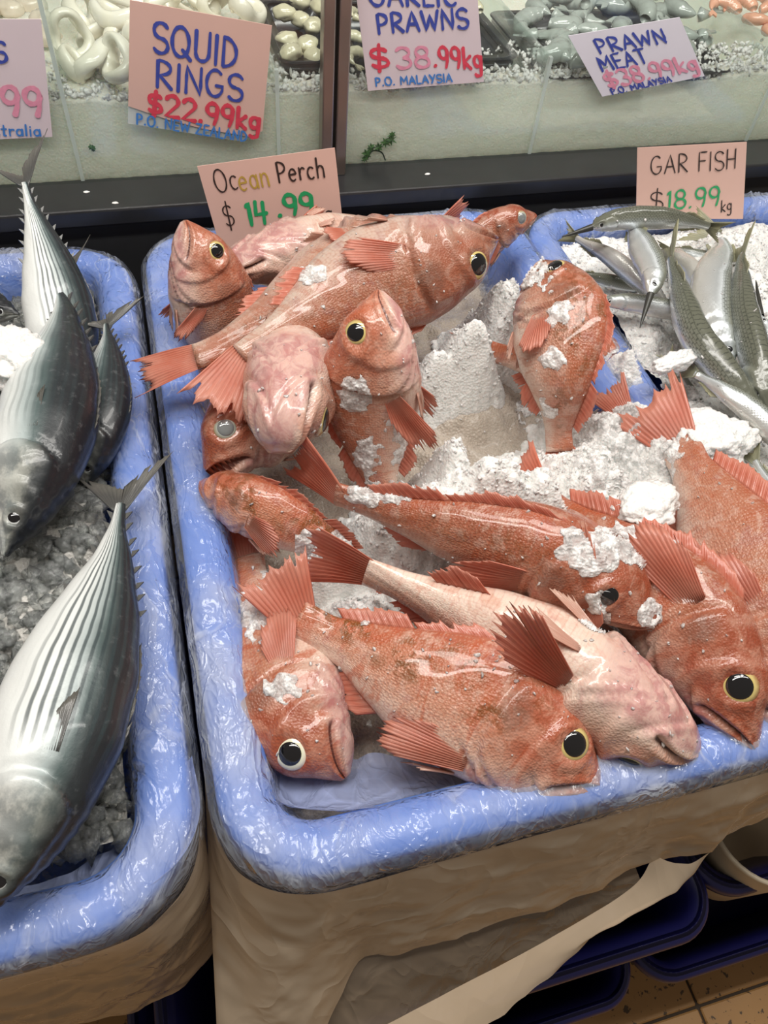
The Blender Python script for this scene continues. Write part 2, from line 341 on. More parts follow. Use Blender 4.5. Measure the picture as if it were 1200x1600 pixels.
def cat_rom(P, n):
    P = np.asarray(P, float)
    Q = np.vstack([2 * P[0] - P[1], P, 2 * P[-1] - P[-2]])
    out = []
    for i in range(len(P) - 1):
        p0, p1, p2, p3 = Q[i:i + 4]; t = np.linspace(0, 1, 40, endpoint=False)[:, None]
        out.append(.5 * (2 * p1 + (p2 - p0) * t + (2 * p0 - 5 * p1 + 4 * p2 - p3) * t ** 2 + (3 * p1 - p0 - 3 * p2 + p3) * t ** 3))
    out = np.vstack(out + [P[-1:]])
    s = np.r_[0, np.cumsum(np.linalg.norm(np.diff(out, axis=0), axis=1))]
    if np.isscalar(n): tt = np.linspace(0, 1, n)
    else: tt = n
    return np.stack([np.interp(tt * s[-1], s, out[:, k]) for k in range(3)], 1), s[-1]
def unit(v): return v / (np.linalg.norm(v, axis=-1, keepdims=True) + 1e-12)
def sstep(x, a, b):
    t = np.clip((x - a) / (b - a), 0, 1); return t * t * (3 - 2 * t)
def vnoise(P, f, seed=0):
    return np.array([noise.noise((p[0] * f + seed, p[1] * f, p[2] * f)) for p in P])

# ------------------------------------------------------------------ fish
SPECIES = dict(
  perch=dict(mat='perch', fin='perch_fin',
    top=[(0, .012), (.03, .035), (.07, .062), (.12, .098), (.18, .128), (.25, .155), (.33, .178), (.45, .176), (.58, .146), (.7, .108), (.8, .075), (.9, .05), (1, .05)],
    bot=[(0, .016), (.03, .046), (.08, .078), (.15, .108), (.25, .138), (.35, .155), (.48, .152), (.6, .126), (.7, .092), (.8, .060), (.9, .046), (1, .050)],
    wid=[(0, .020), (.03, .046), (.08, .070), (.15, .090), (.25, .100), (.36, .104), (.5, .090), (.65, .066), (.8, .038), (.92, .022), (1, .014)],
    eye=(.165, .44, .052), gill=.365, tail='fan'),
  bonito=dict(mat='bonito', fin='bonito_fin',
    top=[(0, .006), (.05, .036), (.12, .070), (.22, .104), (.35, .128), (.5, .126), (.65, .098), (.8, .055), (.92, .020), (1, .013)],
    bot=[(0, .008), (.05, .040), (.12, .076), (.22, .110), (.35, .136), (.5, .130), (.65, .096), (.8, .050), (.92, .018), (1, .012)],
    wid=[(0, .006), (.05, .028), (.12, .056), (.22, .084), (.35, .100), (.5, .098), (.65, .074), (.8, .040), (.92, .018), (1, .012)],
    eye=(.085, .22, .022), gill=.25, tail='lunate'),
  gar=dict(mat='gar', fin='gar_fin',
    top=[(0, .006), (.04, .030), (.10, .048), (.2, .064), (.4, .072), (.6, .068), (.78, .050), (.9, .030), (1, .024)],
    bot=[(0, .006), (.04, .026), (.10, .044), (.2, .064), (.4, .078), (.6, .074), (.78, .052), (.9, .030), (1, .024)],
    wid=[(0, .006), (.04, .024), (.10, .040), (.2, .054), (.4, .060), (.6, .054), (.78, .036), (.9, .020), (1, .012)],
    eye=(.075, .20, .024), gill=.2, tail='fork'),
)
def fin(name, parent, base, direc, length, nrm, mat, notch=.25, ridge=.0012, curl=0., K=7, spine=False, uvoff=0., thick=.0007):
    """a rayed fin: one column per ray, the membrane between rays set back and notched at its edge"""
    n = len(base); cols = []; uv = []; K = max(K, 7); ph_ = rng.uniform(0, 6)
    for i in range(n):
        cols.append((base[i], direc[i], length[i], nrm[i] * ridge, i))
        if i < n - 1:
            nt = notch * rng.choice([.25, .6, 1., 2.2], p=[.3, .35, .22, .13])
            for f_ in (.3, .7):
                b = base[i] * (1 - f_) + base[i + 1] * f_; d = unit(direc[i] * (1 - f_) + direc[i + 1] * f_)
                cols.append((b, d, (length[i] * (1 - f_) + length[i + 1] * f_) * (1 - min(nt, .6)), -nrm[i] * ridge * .6, i + f_))
    V = []
    for b, d, L, off, i in cols:
        nn = unit(np.asarray(nrm[int(i)]))
        for k in range(K):
            t = k / (K - 1); ww = (1 - .6 * t) if not spine else (1 - t)
            wave = .035 * L * t * math.sin(2.6 * t + ph_ + i * 7. / n)
            V.append(b + d * L * t + off * ww + nn * (curl * L * t * t + wave)); uv.append((i + uvoff, t))
    V = np.array(V)
    return mesh(name, V, grid_faces(len(cols), K), mat, parent, uv=uv, rest=V * 1.0, solid=thick)

FISH = []
def fish(kind, label, pts, s=1, phi=0., phi2=None, deep=1., wide=1.08, tail=None, tips=None, group=None, iris=None, pupil='pupil',
         pale=0., mottle=.2, red=.5, dark=0., beak=None, dorsal=.45, pect=.85, pect_flare=.22, fan=.36, tail_len=.2, open_mouth=0., name=None, fins=True, eyes=True, seed=0, pelvic=.75, anal=.8, pq=-.2, tone=.95, pd=-.2, psp=.3, pnotch=.08, eye_scale=1.):
    sp = SPECIES[kind]
    W = np.array([at(*p) for p in pts]); mid = W[len(W) // 2]
    N, Mr = {'perch': (120, 76), 'bonito': (110, 64), 'gar': (80, 36)}[kind]
    tt = np.linspace(0, 1, N); uu = tt ** 1.35 if kind != 'gar' else tt
    C, L = cat_rom(W, uu)
    T = unit(np.gradient(C, axis=0)); 
    for _ in range(3): T = unit(np.vstack([T[:1], (T[:-2] + 2 * T[1:-1] + T[2:]) / 4, T[-1:]]))
    ph = np.radians(phi + (0 if phi2 is None else (phi2 - phi)) * uu)
    Vw = unit(CAM - W.mean(0)); Tm = unit(W[-1] - W[0])
    D = []
    for i in range(N):
        n0 = Vw - T[i] * (T[i] @ Vw)
        if np.linalg.norm(n0) < .25: n0 = n0 + .3 * (Vw - Tm * (Tm @ Vw)); n0 -= T[i] * (T[i] @ n0)
        n0 = n0 / np.linalg.norm(n0); b = np.cross(T[i], n0) * s
        D.append(math.cos(ph[i]) * b + math.sin(ph[i]) * n0)
    D = unit(np.array(D)); Nn = np.cross(T, D)
    f = lambda key: np.interp(uu, *zip(*sp[key]))
    def sm(a):
        for _ in range(4): a = np.r_[a[:1], (a[:-2] + 2 * a[1:-1] + a[2:]) / 4, a[-1:]]
        return a
    top, bot, wid = sm(f('top')) * L * deep, sm(f('bot')) * L * deep, sm(f('wid')) * L * wide
    th = np.linspace(0, 2 * math.pi, Mr, endpoint=False)
    sn, cs = np.sin(th), np.cos(th)
    q = np.sign(sn) * np.abs(sn) ** 1.0
    U, Q = np.meshgrid(uu, q, indexing='ij')
    ver = np.where(sn > 0, top[:, None] * sn, bot[:, None] * sn)
    hor = wid[:, None] * np.sign(cs) * np.abs(cs) ** .92
    # relief: gill cover, cheek plate, mouth, eye rim
    disp = np.zeros_like(U)
    g = sp['gill']; mask = sstep(Q, -1.0, -.75) * (1 - sstep(Q, .62, .85))
    ug = g - .055 * (Q + .1) ** 2
    disp += .015 * mask * sstep(U, ug - .16, ug) * (1 - sstep(U, ug, ug + .009))
    disp -= .009 * mask * np.exp(-((U - ug - .013) / .009) ** 2)
    if kind == 'perch':
        up = g - .115 - .07 * (Q + .25) ** 2
        disp += .009 * mask * (sstep(U, up - .06, up) - sstep(U, up, up + .012))
        qm = .06 - .62 * (U / .15); mm = (U < .165)
        disp -= mm * .020 * np.exp(-((Q - qm) / .085) ** 2) * sstep(.165 - U, 0, .02)
        disp += mm * .008 * np.exp(-((Q - qm + .22) / .12) ** 2) * sstep(.165 - U, 0, .03); disp += mm * .008 * np.exp(-((Q - qm - .22) / .12) ** 2) * sstep(.165 - U, 0, .03)
        side_ = np.abs(cs)[None, :]; vm = sstep(-Q, .30, .55)
        for u0_, k_ in ((.07, .16), (.15, .24), (.19, .26)):         # folds of the throat and gill membranes
            uv_ = u0_ + k_ * side_ ** 1.2; disp -= vm * .010 * np.exp(-((U - uv_) / .008) ** 2); disp += vm * .005 * np.exp(-((U - uv_ + .022) / .014) ** 2)
        disp += .006 * np.exp(-(((U - .165) / .02) ** 2 + ((Q + .42) / .3) ** 2))
    else:
        up = g - .085 - .05 * (Q + .1) ** 2; disp += .006 * mask * (sstep(U, up - .05, up) - sstep(U, up, up + .008)); disp += .0016 * (1 - sstep(U, g - .02, g)) * np.sin(U * 210 + Q * 9) * np.sin(Q * 17)
        qm = .0 - .5 * U / .10; mm = (U < .11)
        disp -= mm * .006 * np.exp(-((Q - qm) / .12) ** 2)
    ue, qe, re = sp['eye']; re *= eye_scale
    iu = int(np.argmin(np.abs(uu - ue))); 
    rest = np.stack([U * L, np.where(sn > 0, top[:, None] * sn, bot[:, None] * sn), hor * 1.0 + seed * .37 + len(FISH) * .71], -1)
    for _sgn in (1, -1):
        hy = np.interp(qe, [0, 1], [0, top[iu]])
        dist = np.sqrt((U - ue) ** 2 + ((ver - hy) / L) ** 2); sidem = (cs[None, :] * _sgn > 0)
        disp += sidem * .010 * np.exp(-((dist - re * 1.05) / (re * .35)) ** 2)
        disp -= sidem * .004 * np.exp(-(dist / (re * .6)) ** 2)
    lum = np.sin(U * 41 + Q * 5 + seed) * np.sin(Q * 7 + seed * 2) * .0012
    disp = (disp + lum) * L
    V = C[:, None, :] + D[:, None, :] * ver[..., None] + Nn[:, None, :] * hor[..., None]
    rad = unit(D[:, None, :] * (ver / (.5 * (top + bot)[:, None]))[..., None] * .8 + Nn[:, None, :] * (hor / wid[:, None])[..., None])
    V = V + rad * disp[..., None]
    if open_mouth:                                 # lower jaw swung down
        jaw = (Q < qm) & (U < .15); k = open_mouth * L * (1 - U / .15) * jaw
        V = V - D[:, None, :] * k[..., None]
    nm = name or dict(perch='ocean_perch', bonito='bonito', gar='garfish')[kind]
    r = empty(nm, mid); tag(r, label, 'fish', group)
    mat = MAT[sp['mat']]
    VV = V.reshape(-1, 3); nv = len(VV)
    F = grid_faces(N, Mr, True)[:, ::-1].tolist()
    VV = np.vstack([VV, C[:1] - T[:1] * .004 * L, C[-1:] + T[-1:] * .002 * L])
    F += [[nv, j, (j + 1) % Mr] for j in range(Mr)] + [[nv + 1, (N - 1) * Mr + (j + 1) % Mr, (N - 1) * Mr + j] for j in range(Mr)]
    uv = np.stack([U, (Q + 1) / 2], -1).reshape(-1, 2); uv = np.vstack([uv, [[0, .5], [1, .5]]])
    rs = np.vstack([rest.reshape(-1, 3), [[0, 0, 0], [L, 0, 0]]])
    body = mesh('body', VV, F, mat, r, uv=uv, rest=rs)
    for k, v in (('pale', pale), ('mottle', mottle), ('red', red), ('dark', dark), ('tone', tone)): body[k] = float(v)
    FISH.append(body)
    # eyes
    if eyes:
        for sgn in (1, -1):
            j = int(np.argmin(np.abs(sn - qe) + 10 * (cs * sgn < 0)))
            c = V[iu, j]; ax = unit(Nn[iu] * sgn + D[iu] * .25 - T[iu] * .12)
            a1 = unit(np.cross(ax, T[iu])); a2 = np.cross(ax, a1); R_ = re * L
            def dome(rad, h, c0, nr=9, ns=28):
                P = []; ur = []
                for k in range(nr):
                    a = k / (nr - 1) * math.pi / 2
                    for t_ in range(ns):
                        b_ = t_ / ns * 2 * math.pi
                        P.append(c0 + (a1 * math.cos(b_) + a2 * math.sin(b_)) * rad * math.sin(a) + ax * h * math.cos(a)); ur.append((math.sin(a), b_))
                return np.array(P), grid_faces(nr, ns, True), ur
            c0 = c - ax * R_ * .18
            P, Fe, ur = dome(R_, R_ * .46, c0)
            ir = iris or dict(perch='iris', bonito='iris_silver', gar='iris_silver')[kind]
            e = mesh('eye', P, Fe, MAT[ir], r, uv=ur, rest=P)
            P, Fe, ur = dome(R_ * .68, R_ * .24, c0 + ax * R_ * .29)
            mesh('pupil', P, Fe, MAT[pupil], e, uv=ur, rest=P)
    if not fins: return r
    fm = MAT[sp['fin']]
    at_u = lambda u: int(np.argmin(np.abs(uu - u)))
    # tail fin
    tb = C[-1]; tdir = T[-1] if tail is None else unit(at(*tail) - tb)
    e = D[-1] - tdir * (D[-1] @ tdir); e = unit(e); tn = np.cross(tdir, e)
    if sp['tail'] == 'fan':
        n = 15; a = np.linspace(-1, 1, n)
        base = np.array([tb - tdir * .02 * L + e * ai * top[-1] * .92 for ai in a])
        dr = np.array([unit(tdir + e * ai * fan * 1.0) for ai in a])
        ln = tail_len * L * (1.0 + .14 * np.abs(a) ** 1.5 - .05) * (1 + .07 * rng.standard_normal(n))
        nr = np.array([tn + 0 * e for _ in a])
        fin('tail_fin', r, base, dr, ln, nr, fm, notch=.09, ridge=.0009, curl=.1 * math.sin(seed * 3 + 1), K=8)
    else:
        tipL = (tips and [at(*p) for p in tips]) or None
        for sgn in (1, -1):
            if tipL:
                dts = [unit(p - tb) @ e for p in tipL]; tip = tipL[int(np.argmax([sgn * x for x in dts]))]
            else:
                tip = tb + tdir * tail_len * L * .8 + e * sgn * tail_len * L * (.95 if sp['tail'] == 'lunate' else .5)
            ax = unit(tip - tb); LL = np.linalg.norm(tip - tb); n = 9
            inner = tdir * .30 * LL if sp['tail'] == 'lunate' else tdir * .42 * LL
            base = np.array([tb - tdir * .02 * L + e * sgn * top[-1] * (1 - k / (n - 1)) for k in range(n)])
            ends = np.array([tip * (1 - k / (n - 1)) ** 1.3 + (tb + inner) * (1 - (1 - k / (n - 1)) ** 1.3) for k in range(n)])
            dr = unit(ends - base); ln = np.linalg.norm(ends - base, axis=1)
            fin('tail_fin', r, base, dr, ln, np.array([tn] * n), fm, notch=.10, ridge=.0007, K=8)
    if kind == 'perch':
        # dorsal fin: spines, then soft rays
        n = 11; u_ = np.linspace(.33, .66, n); idx = [at_u(x) for x in u_]
        base = np.array([C[i] + D[i] * top[i] * .97 for i in idx])
        lean = .55 + .5 * (1 - dorsal)
        dr = np.array([unit(D[i] * (1 - .45 * (1 - dorsal)) + T[i] * (lean + .5 * (1 - dorsal))) for i in idx])
        ln = L * .085 * np.interp(u_, [.33, .42, .55, .66], [.6, 1, .8, .5]) * (1 + .1 * rng.standard_normal(n)) * (.55 + .45 * dorsal)
        fin('dorsal_fin', r, base, dr, ln, np.array([Nn[i] for i in idx]), fm, notch=.35, ridge=.0009, K=5, spine=True, curl=.15)
        n = 11; u_ = np.linspace(.67, .88, n); idx = [at_u(x) for x in u_]
        base = np.array([C[i] + D[i] * top[i] * .97 for i in idx]); dr = np.array([unit(D[i] + T[i] * (1.0 + .7 * (1 - dorsal))) for i in idx])
        ln = L * .095 * np.interp(u_, [.67, .75, .88], [.8, 1, .55]) * (.6 + .4 * dorsal)
        fin('soft_dorsal_fin', r, base, dr, ln, np.array([Nn[i] for i in idx]), fm, notch=.12, ridge=.0008, K=5, curl=.1)
        n = 9; u_ = np.linspace(.66, .80, n); idx = [at_u(x) for x in u_]
        base = np.array([C[i] - D[i] * bot[i] * .97 for i in idx]); dr = np.array([unit(-D[i] * .7 + T[i] * 1.1) for i in idx])
        ln = L * .12 * anal * np.interp(u_, [.66, .70, .80], [.7, 1, .5])
        fin('anal_fin', r, base, dr, ln, np.array([Nn[i] for i in idx]), fm, notch=.2, ridge=.0009, K=5)
        for sgn in (1, -1):
            n = 15; i0 = at_u(.375); a = np.linspace(-1, 1, n)
            jj = int(np.argmin(np.abs(sn - pq) + 10 * (cs * sgn < 0)))
            b0 = V[i0, jj]; out = unit(Nn[i0] * sgn)
            base = np.array([b0 + D[i0] * ai * .035 * L - out * .004 * L for ai in a])
            dr = np.array([unit(T[i0] + D[i0] * (ai * psp + pd) + out * pect_flare) for ai in a])
            ln = L * .25 * pect * (1 - .38 * a ** 2 - .12 * a) * (1 + .04 * rng.standard_normal(n))
            fin('pectoral_fin', r, base, dr, ln, np.array([out] * n), fm, notch=pnotch, ridge=.0011, curl=-.06, K=8)
            n = 6; i0 = at_u(.40); a = np.linspace(0, 1, n)
            b0 = C[i0] - D[i0] * bot[i0] * .93 + Nn[i0] * sgn * wid[i0] * .28
            base = np.array([b0 + Nn[i0] * sgn * ai * .02 * L for ai in a])
            dr = np.array([unit(T[i0] * 1.0 - D[i0] * .22 + Nn[i0] * sgn * (.05 + .3 * ai)) for ai in a])
            ln = L * .20 * pelvic * (1 - .35 * a)
            fin('pelvic_fin', r, base, dr, ln, np.array([-D[i0]] * n), MAT['perch_fin_pale'], notch=.1, ridge=.001, K=7)
    elif kind == 'bonito':
        for sgn in (1, -1):
            n = 8; i0 = at_u(.29); jj = int(np.argmin(np.abs(sn - .05) + 10 * (cs * sgn < 0))); b0 = V[i0, jj]; out = unit(Nn[i0] * sgn); a = np.linspace(-1, 1, n)
            base = np.array([b0 + D[i0] * ai * .015 * L - out * .002 * L for ai in a]); dr = np.array([unit(T[i0] + D[i0] * (.10 * ai - .1) + out * .08) for ai in a])
            fin('pectoral_fin', r, base, dr, L * .13 * np.interp(a, [-1, 1], [.35, 1]), np.array([out] * n), fm, notch=.05, ridge=.0006, K=6)
        for sgn, h in ((1, top), (-1, bot)):
            for u0 in np.linspace(.66, .95, 8):
                i = at_u(u0); hh = .016 * L
                b = C[i] + D[i] * sgn * h[i] * .94
                P = np.array([b, b + T[i] * .022 * L, b + T[i] * .03 * L + D[i] * sgn * hh, b + T[i] * .012 * L + D[i] * sgn * hh * .45])
                P = np.vstack([P + Nn[i] * .0009, P - Nn[i] * .0009])
                mesh('finlet', P, BOXF, fm, r, uv=np.tile([[0, .3]], (8, 1)), rest=P, smooth=False)
        n = 9; u_ = np.linspace(.34, .58, n); idx = [at_u(x) for x in u_]
        fin('dorsal_fin', r, np.array([C[i] + D[i] * top[i] * .97 for i in idx]), np.array([unit(D[i] * .25 + T[i]) for i in idx]), L * .045 * np.linspace(1, .4, n), np.array([Nn[i] for i in idx]), fm, notch=.3, ridge=.0006, K=4)
    else:
        for sgn, h in ((1, top), (-1, bot)):
            n = 8; u_ = np.linspace(.76, .92, n); idx = [at_u(x) for x in u_]
            fin('dorsal_fin' if sgn > 0 else 'anal_fin', r, np.array([C[i] + D[i] * sgn * h[i] * .97 for i in idx]), np.array([unit(D[i] * sgn * .5 + T[i]) for i in idx]), L * .05 * np.linspace(1, .5, n), np.array([Nn[i] for i in idx]), fm, notch=.2, ridge=.0004, K=4)
        if beak is not None:
            b1 = at(*beak); ns = 10; rings = []
            for k in range(12):
                t_ = k / 11; rr = .0045 * (1 - t_) ** .8 * L / .2 + .0005; c = C[1] * (1 - t_) + b1 * t_
                rings += [c + D[0] * math.cos(x) * rr + Nn[0] * math.sin(x) * rr for x in np.linspace(0, 2 * math.pi, ns, endpoint=False)]
            mesh('beak', rings, grid_faces(12, ns, True), MAT['beak'], r)
    return r
# ------------------------------------------------------------------ large structure: floor, counter, glass front
ZF = -0.70
fb = struct('floor', box(-1.6, 2.2, -1.2, 2.0, ZF - .03, ZF - .004), BOXF, MAT['grout'])
TS = .30; me_tile = None
for i in range(-3, 7):
    for j in range(-3, 3):
        x0, y0 = .579 - TS + i * TS - .6, -.03 - TS + j * TS
        if me_tile is None:
            o = bevel(mesh('floor_tile', box(x0 + .002, x0 + TS - .002, y0 + .002, y0 + TS - .002, ZF - .012, ZF), BOXF, MAT['floor'], fb, smooth=False), .002, 1)
            me_tile, tile0 = o, (x0, y0)
        else:
            c = me_tile.copy(); COL.objects.link(c); c.parent = fb; c.location = (x0 - tile0[0], y0 - tile0[1], 0)
YG = 1.042                                              # plane of the glass front
ZL = .028
tag(mesh('display_counter', box(-1.3, 2.2, .985, 2.0, ZF, .005), BOXF, MAT['wall'], smooth=False), 'dark counter body carrying the iced seafood display behind the tubs', 'counter')
tag(bevel(mesh('counter_ledge', box(-1.3, 2.2, .973, YG + .02, .004, ZL), BOXF, MAT['ledge'], smooth=False), .003), 'long black counter ledge running in front of the iced display glass', 'ledge')
struct('wall_back', box(-2.5, 3.5, 2.9, 3.0, ZF, 2.6), BOXF, simple('wall_paint', (.55, .53, .50), .7))
gl = tag(mesh('display_glass', box(-1.3, 2.2, YG, YG + .005, ZL, .34), BOXF, MAT['glass'], smooth=False), 'clear glass front pane standing on the black ledge', 'glass')
xa, xb = on_y(505, 60, YG - .02)[0], on_y(548, 60, YG - .02)[0]
pr = tag(empty('steel_post', ((xa + xb) / 2, YG - .012, ZL)), 'brushed steel upright post with dark slot, dividing the display glass', 'post')
wd = (xb - xa)
bevel(mesh('bar', box(xa, xa + wd * .44, YG - .022, YG - .001, ZL, .6), BOXF, MAT['steel'], pr, smooth=False), .002)
bevel(mesh('bar', box(xa + wd * .56, xb, YG - .022, YG - .001, ZL, .6), BOXF, MAT['steel'], pr, smooth=False), .002)
mesh('slot', box(xa + wd * .44, xa + wd * .56, YG - .014, YG - .001, ZL, .6), BOXF, MAT['dark'], pr, smooth=False)
# ice bank pressed against the glass
nx, ny = 420, 70
xs = np.linspace(-.75, 1.75, nx)
pr_ = [(0., ZL), (0., .06), (0., .10)]
rows = []
for k in range(ny):
    t = k / (ny - 1)
    if t < .35: rows.append((YG + .0065, ZL + (t / .35) * .100, 0))
    else:
        a = (t - .35) / .65; rows.append((YG + .0065 + .55 * a ** 1.6, ZL + .100 + .014 * math.sin(min(1, a * 3) * math.pi / 2), 1))
V = []
for x in xs:
    for y, z, topf in rows:
        n_ = noise.noise((x * 9, y * 9, 3.)); n2 = noise.noise((x * 60, y * 60, 8.)); n3 = noise.noise((x * 170, y * 170, z * 170))
        dip = .045 * sstep(y, YG + .03, YG + .075) * sstep(x, .16, .19)
        V.append((x, y + (0 if topf else .0015 * (1 + n3)), z + (.010 * n_ + .004 * n2 + .0025 * n3) * (topf if topf else max(0, (z - .10) / .03)) - dip))
bank = mesh('ice_bank', V, grid_faces(nx, ny), MAT['ice_bank']); tag(bank, 'long bank of packed crushed ice behind the display glass', 'ice', kind='stuff')
bank_z = lambda x, y: ZL + .100 + .014 * math.sin(min(1, ((max(y - YG - .0065, 0) / .55) ** (1 / 1.6)) * 3) * math.pi / 2) + .010 * noise.noise((x * 9, y * 9, 3.))
for (px, py), top, lab in (((128, 278), .30, 'tall clear acrylic divider left of the squid rings'), ((437, 240), .16, 'low clear acrylic divider right of the squid rings card'),
                     ((830, 240), .165, 'clear acrylic divider between the garlic prawns and the prawn meat'), ((1165, 230), .165, 'clear acrylic divider right of the prawn meat card')):
    x = on_y(px, py, YG)[0]
    dv = tag(empty('display_divider', (x, YG + .008, ZL)), lab, 'divider')
    mesh('sheet', box(x - .0015, x + .0015, YG + .012, YG + .62, ZL, top), BOXF, MAT['acrylic'], dv, smooth=False)
    mesh('front_edge', box(x - .0025, x + .0025, YG + .005, YG + .012, ZL, top), BOXF, MAT['acrylic_edge'], dv, smooth=False)

# ------------------------------------------------------------------ tubs and their liners
def rrect(x0, x1, y0, y1, r, nc=10, ns=0):
    P = []
    for cx, cy, a0 in ((x1 - r, y1 - r, 0), (x0 + r, y1 - r, 90), (x0 + r, y0 + r, 180), (x1 - r, y0 + r, 270)):
        for k in range(nc + 1):
            a = math.radians(a0 + 90 * k / nc); P.append((cx + r * math.cos(a), cy + r * math.sin(a)))
    P = np.array(P)
    if ns:                                               # resample evenly to ns points
        Q = np.vstack([P, P[:1]]); s = np.r_[0, np.cumsum(np.linalg.norm(np.diff(Q, axis=0), axis=1))]; t = np.linspace(0, s[-1], ns, endpoint=False)
        P = np.stack([np.interp(t, s, Q[:, 0]), np.interp(t, s, Q[:, 1])], 1)
    return P
def loft(rect, r, path, nc=10, ns=0):
    x0, x1, y0, y1 = rect; L = []
    for ins, z in path:
        P = rrect(x0 + ins, x1 - ins, y0 + ins, y1 - ins, max(r - ins, .012), nc, ns); L.append(np.c_[P, np.full(len(P), z)])
    return L
def tub(name, label, rect, z0, depth, r, mat, group=None, cat='tub', lip=.038, flange=.042):
    path = [(lip + .035, -depth + .004), (lip + .008, -.03), (lip + .004, -.010), (lip - .002, -.002), (lip - .010, .0005), (lip - .014, .001), (.014, .001), (.007, 0), (.003, -.002), (.0008, -.005), (0, -.010), (0, -flange), (.004, -flange), (.006, -.012), (lip - .008, -.012), (lip + .002, -.03), (lip + .028, -depth - .004)]
    L = loft(rect, r, [(a, z0 + b) for a, b in path]); n = len(L[0])
    V = np.vstack(L); F = grid_faces(len(L), n, True).tolist()
    F.append(list(range(n))[::-1] and list(range(n))); F.append([(len(L) - 1) * n + k for k in range(n)][::-1])
    o = mesh(name, V, F, mat, loc=((rect[0] + rect[1]) / 2, (rect[2] + rect[3]) / 2, z0 - depth)); return tag(o, label, cat, group)
CR = (-.030, .497, .128, .958); LR = (-.60, -.048, .128, .948); RR = (.499, 1.06, .128, .938)
TB = 'blue tubs of fish on ice'
tub('fish_tub', 'blue plastic tub full of red ocean perch, between the two others', CR, 0, .235, .075, MAT['tub'], TB)
tub('fish_tub', 'blue plastic tub of dark striped bonito at the left', LR, -.004, .235, .085, MAT['tub'], TB)
tub('fish_tub', 'blue plastic tub of garfish behind the red fish, at the right', RR, 0, .235, .075, MAT['tub'], TB)
def liner(label, rect, z0, r, seed, deep=.10, skirt=.05):
    path = [(.13, -deep - .03), (.075, -deep), (.052, -.06), (.045, -.03), (.040, -.012), (.036, -.003), (.028, .003), (.018, .004), (.009, .003), (.001, -.002), (-.004, -.010), (-.005, -.022), (-.004, -skirt)]
    # refine the path
    P = np.array(path); t = np.r_[0, np.cumsum(np.linalg.norm(np.diff(P, axis=0), axis=1))]; tt = np.linspace(0, t[-1], 26)
    P = np.stack([np.interp(tt, t, P[:, 0]), np.interp(tt, t, P[:, 1])], 1)
    L = loft(rect, r, [(a, z0 + b) for a, b in P], 10, 860); V = np.array(L)
    nr = np.gradient(P, axis=0); nrm = unit(np.stack([nr[:, 1], -nr[:, 0]], 1))
    cx, cy = (rect[0] + rect[1]) / 2, (rect[2] + rect[3]) / 2
    for i in range(V.shape[0]):
        for j in range(V.shape[1]):
            p = V[i, j]; a = noise.noise((p[0] * 14, p[1] * 14, p[2] * 22 + seed)); b = 1 - 2 * abs(noise.noise((p[0] * 38 + seed, p[1] * 38, p[2] * 30)))
            c = 1 - 2 * abs(noise.noise((p[0] * 85 + seed, p[1] * 60, p[2] * 60)))
            h = (max(0, .0030 * (a + .25)) + .0034 * max(0, b) ** 4 * max(0, a + .45) + .0022 * max(0, c) ** 4 * max(0, a + .5)) * (1 if P[i, 0] > .006 else .35)
            tan = V[i, (j + 1) % V.shape[1]] - V[i, j - 1]; out = unit(np.array([tan[1], -tan[0], 0.]))
            V[i, j] = p + (-out * nrm[i, 0] + np.array([0, 0, 1]) * nrm[i, 1]) * (h + .0022)
    root = tag(empty('tub_liner', (cx, cy, z0)), label, 'liner', 'clear plastic liners draped over the tubs')
    mesh('rim_cover', V.reshape(-1, 3), grid_faces(V.shape[0], V.shape[1], True), MAT['film'], root)
    return root
lc = liner('clear wrinkled plastic liner draped over the rim of the red perch tub', CR, 0, .075, 1.)
ll = liner('clear wrinkled plastic liner draped over the rim of the bonito tub', LR, -.004, .085, 5., deep=.13)
lr = liner('clear wrinkled plastic liner over the rim of the garfish tub', RR, 0, .075, 9.)

def sheet(name, topP, botP, parent, mat, nu=110, nv=46, fold=.006, seed=0., bulge=.0):
    A_, _ = cat_rom(np.array(topP), nu); B_, _ = cat_rom(np.array(botP), nu); V = []
    for i in range(nu):
        for k in range(nv):
            t = k / (nv - 1); p = A_[i] * (1 - t) + B_[i] * t
            a = noise.noise((p[0] * 9 + seed, p[2] * 5, 1.)) * 1.2 + (1 - 2 * abs(noise.noise((p[0] * 16 + p[2] * 12, p[2] * 20 - p[0] * 5, seed)))) * .8 + .35 * (1 - 2 * abs(noise.noise((p[0] * 40, p[2] * 46, seed + 4))))
            V.append(p + np.array([0, -1, 0]) * (fold * a * min(1, t * 3 + .1) + bulge * math.sin(math.pi * t)))
    return mesh(name, V, grid_faces(nu, nv), mat, parent)
# skirt of the middle liner: film hanging down the front of the tub
yS = .121
tp = [np.array(q) for q in ((-.036, .24, -.02), (-.035, .19, -.02), (-.018, .146, -.02), (.03, yS + .001, -.02), (.12, yS, -.02), (.25, yS, -.02), (.4, yS, -.02), (.6, yS, -.02))]
hem = lambda *q: [at(px, py, z) for px, py, z in q]
sheet('skirt', tp, hem((340, 1640, -.20), (352, 1650, -.20), (470, 1660, -.20), (556, 1498, -.16), (640, 1484, -.15), (780, 1442, -.145), (900, 1400, -.14), (985, 1350, -.13), (1060, 1334, -.13), (1108, 1326, -.13), (1128, 1300, -.125), (1215, 1266, -.12), (1340, 1220, -.12)), lc, MAT['film_skirt'], seed=2., fold=.004)
sheet('loose_flap', hem((380, 1470, -.15), (600, 1465, -.15), (800, 1415, -.15), (985, 1335, -.14)), hem((385, 1690, -.25), (600, 1680, -.25), (800, 1520, -.22), (1000, 1375, -.16)), lc, MAT['film_dark'], seed=6., fold=.005)
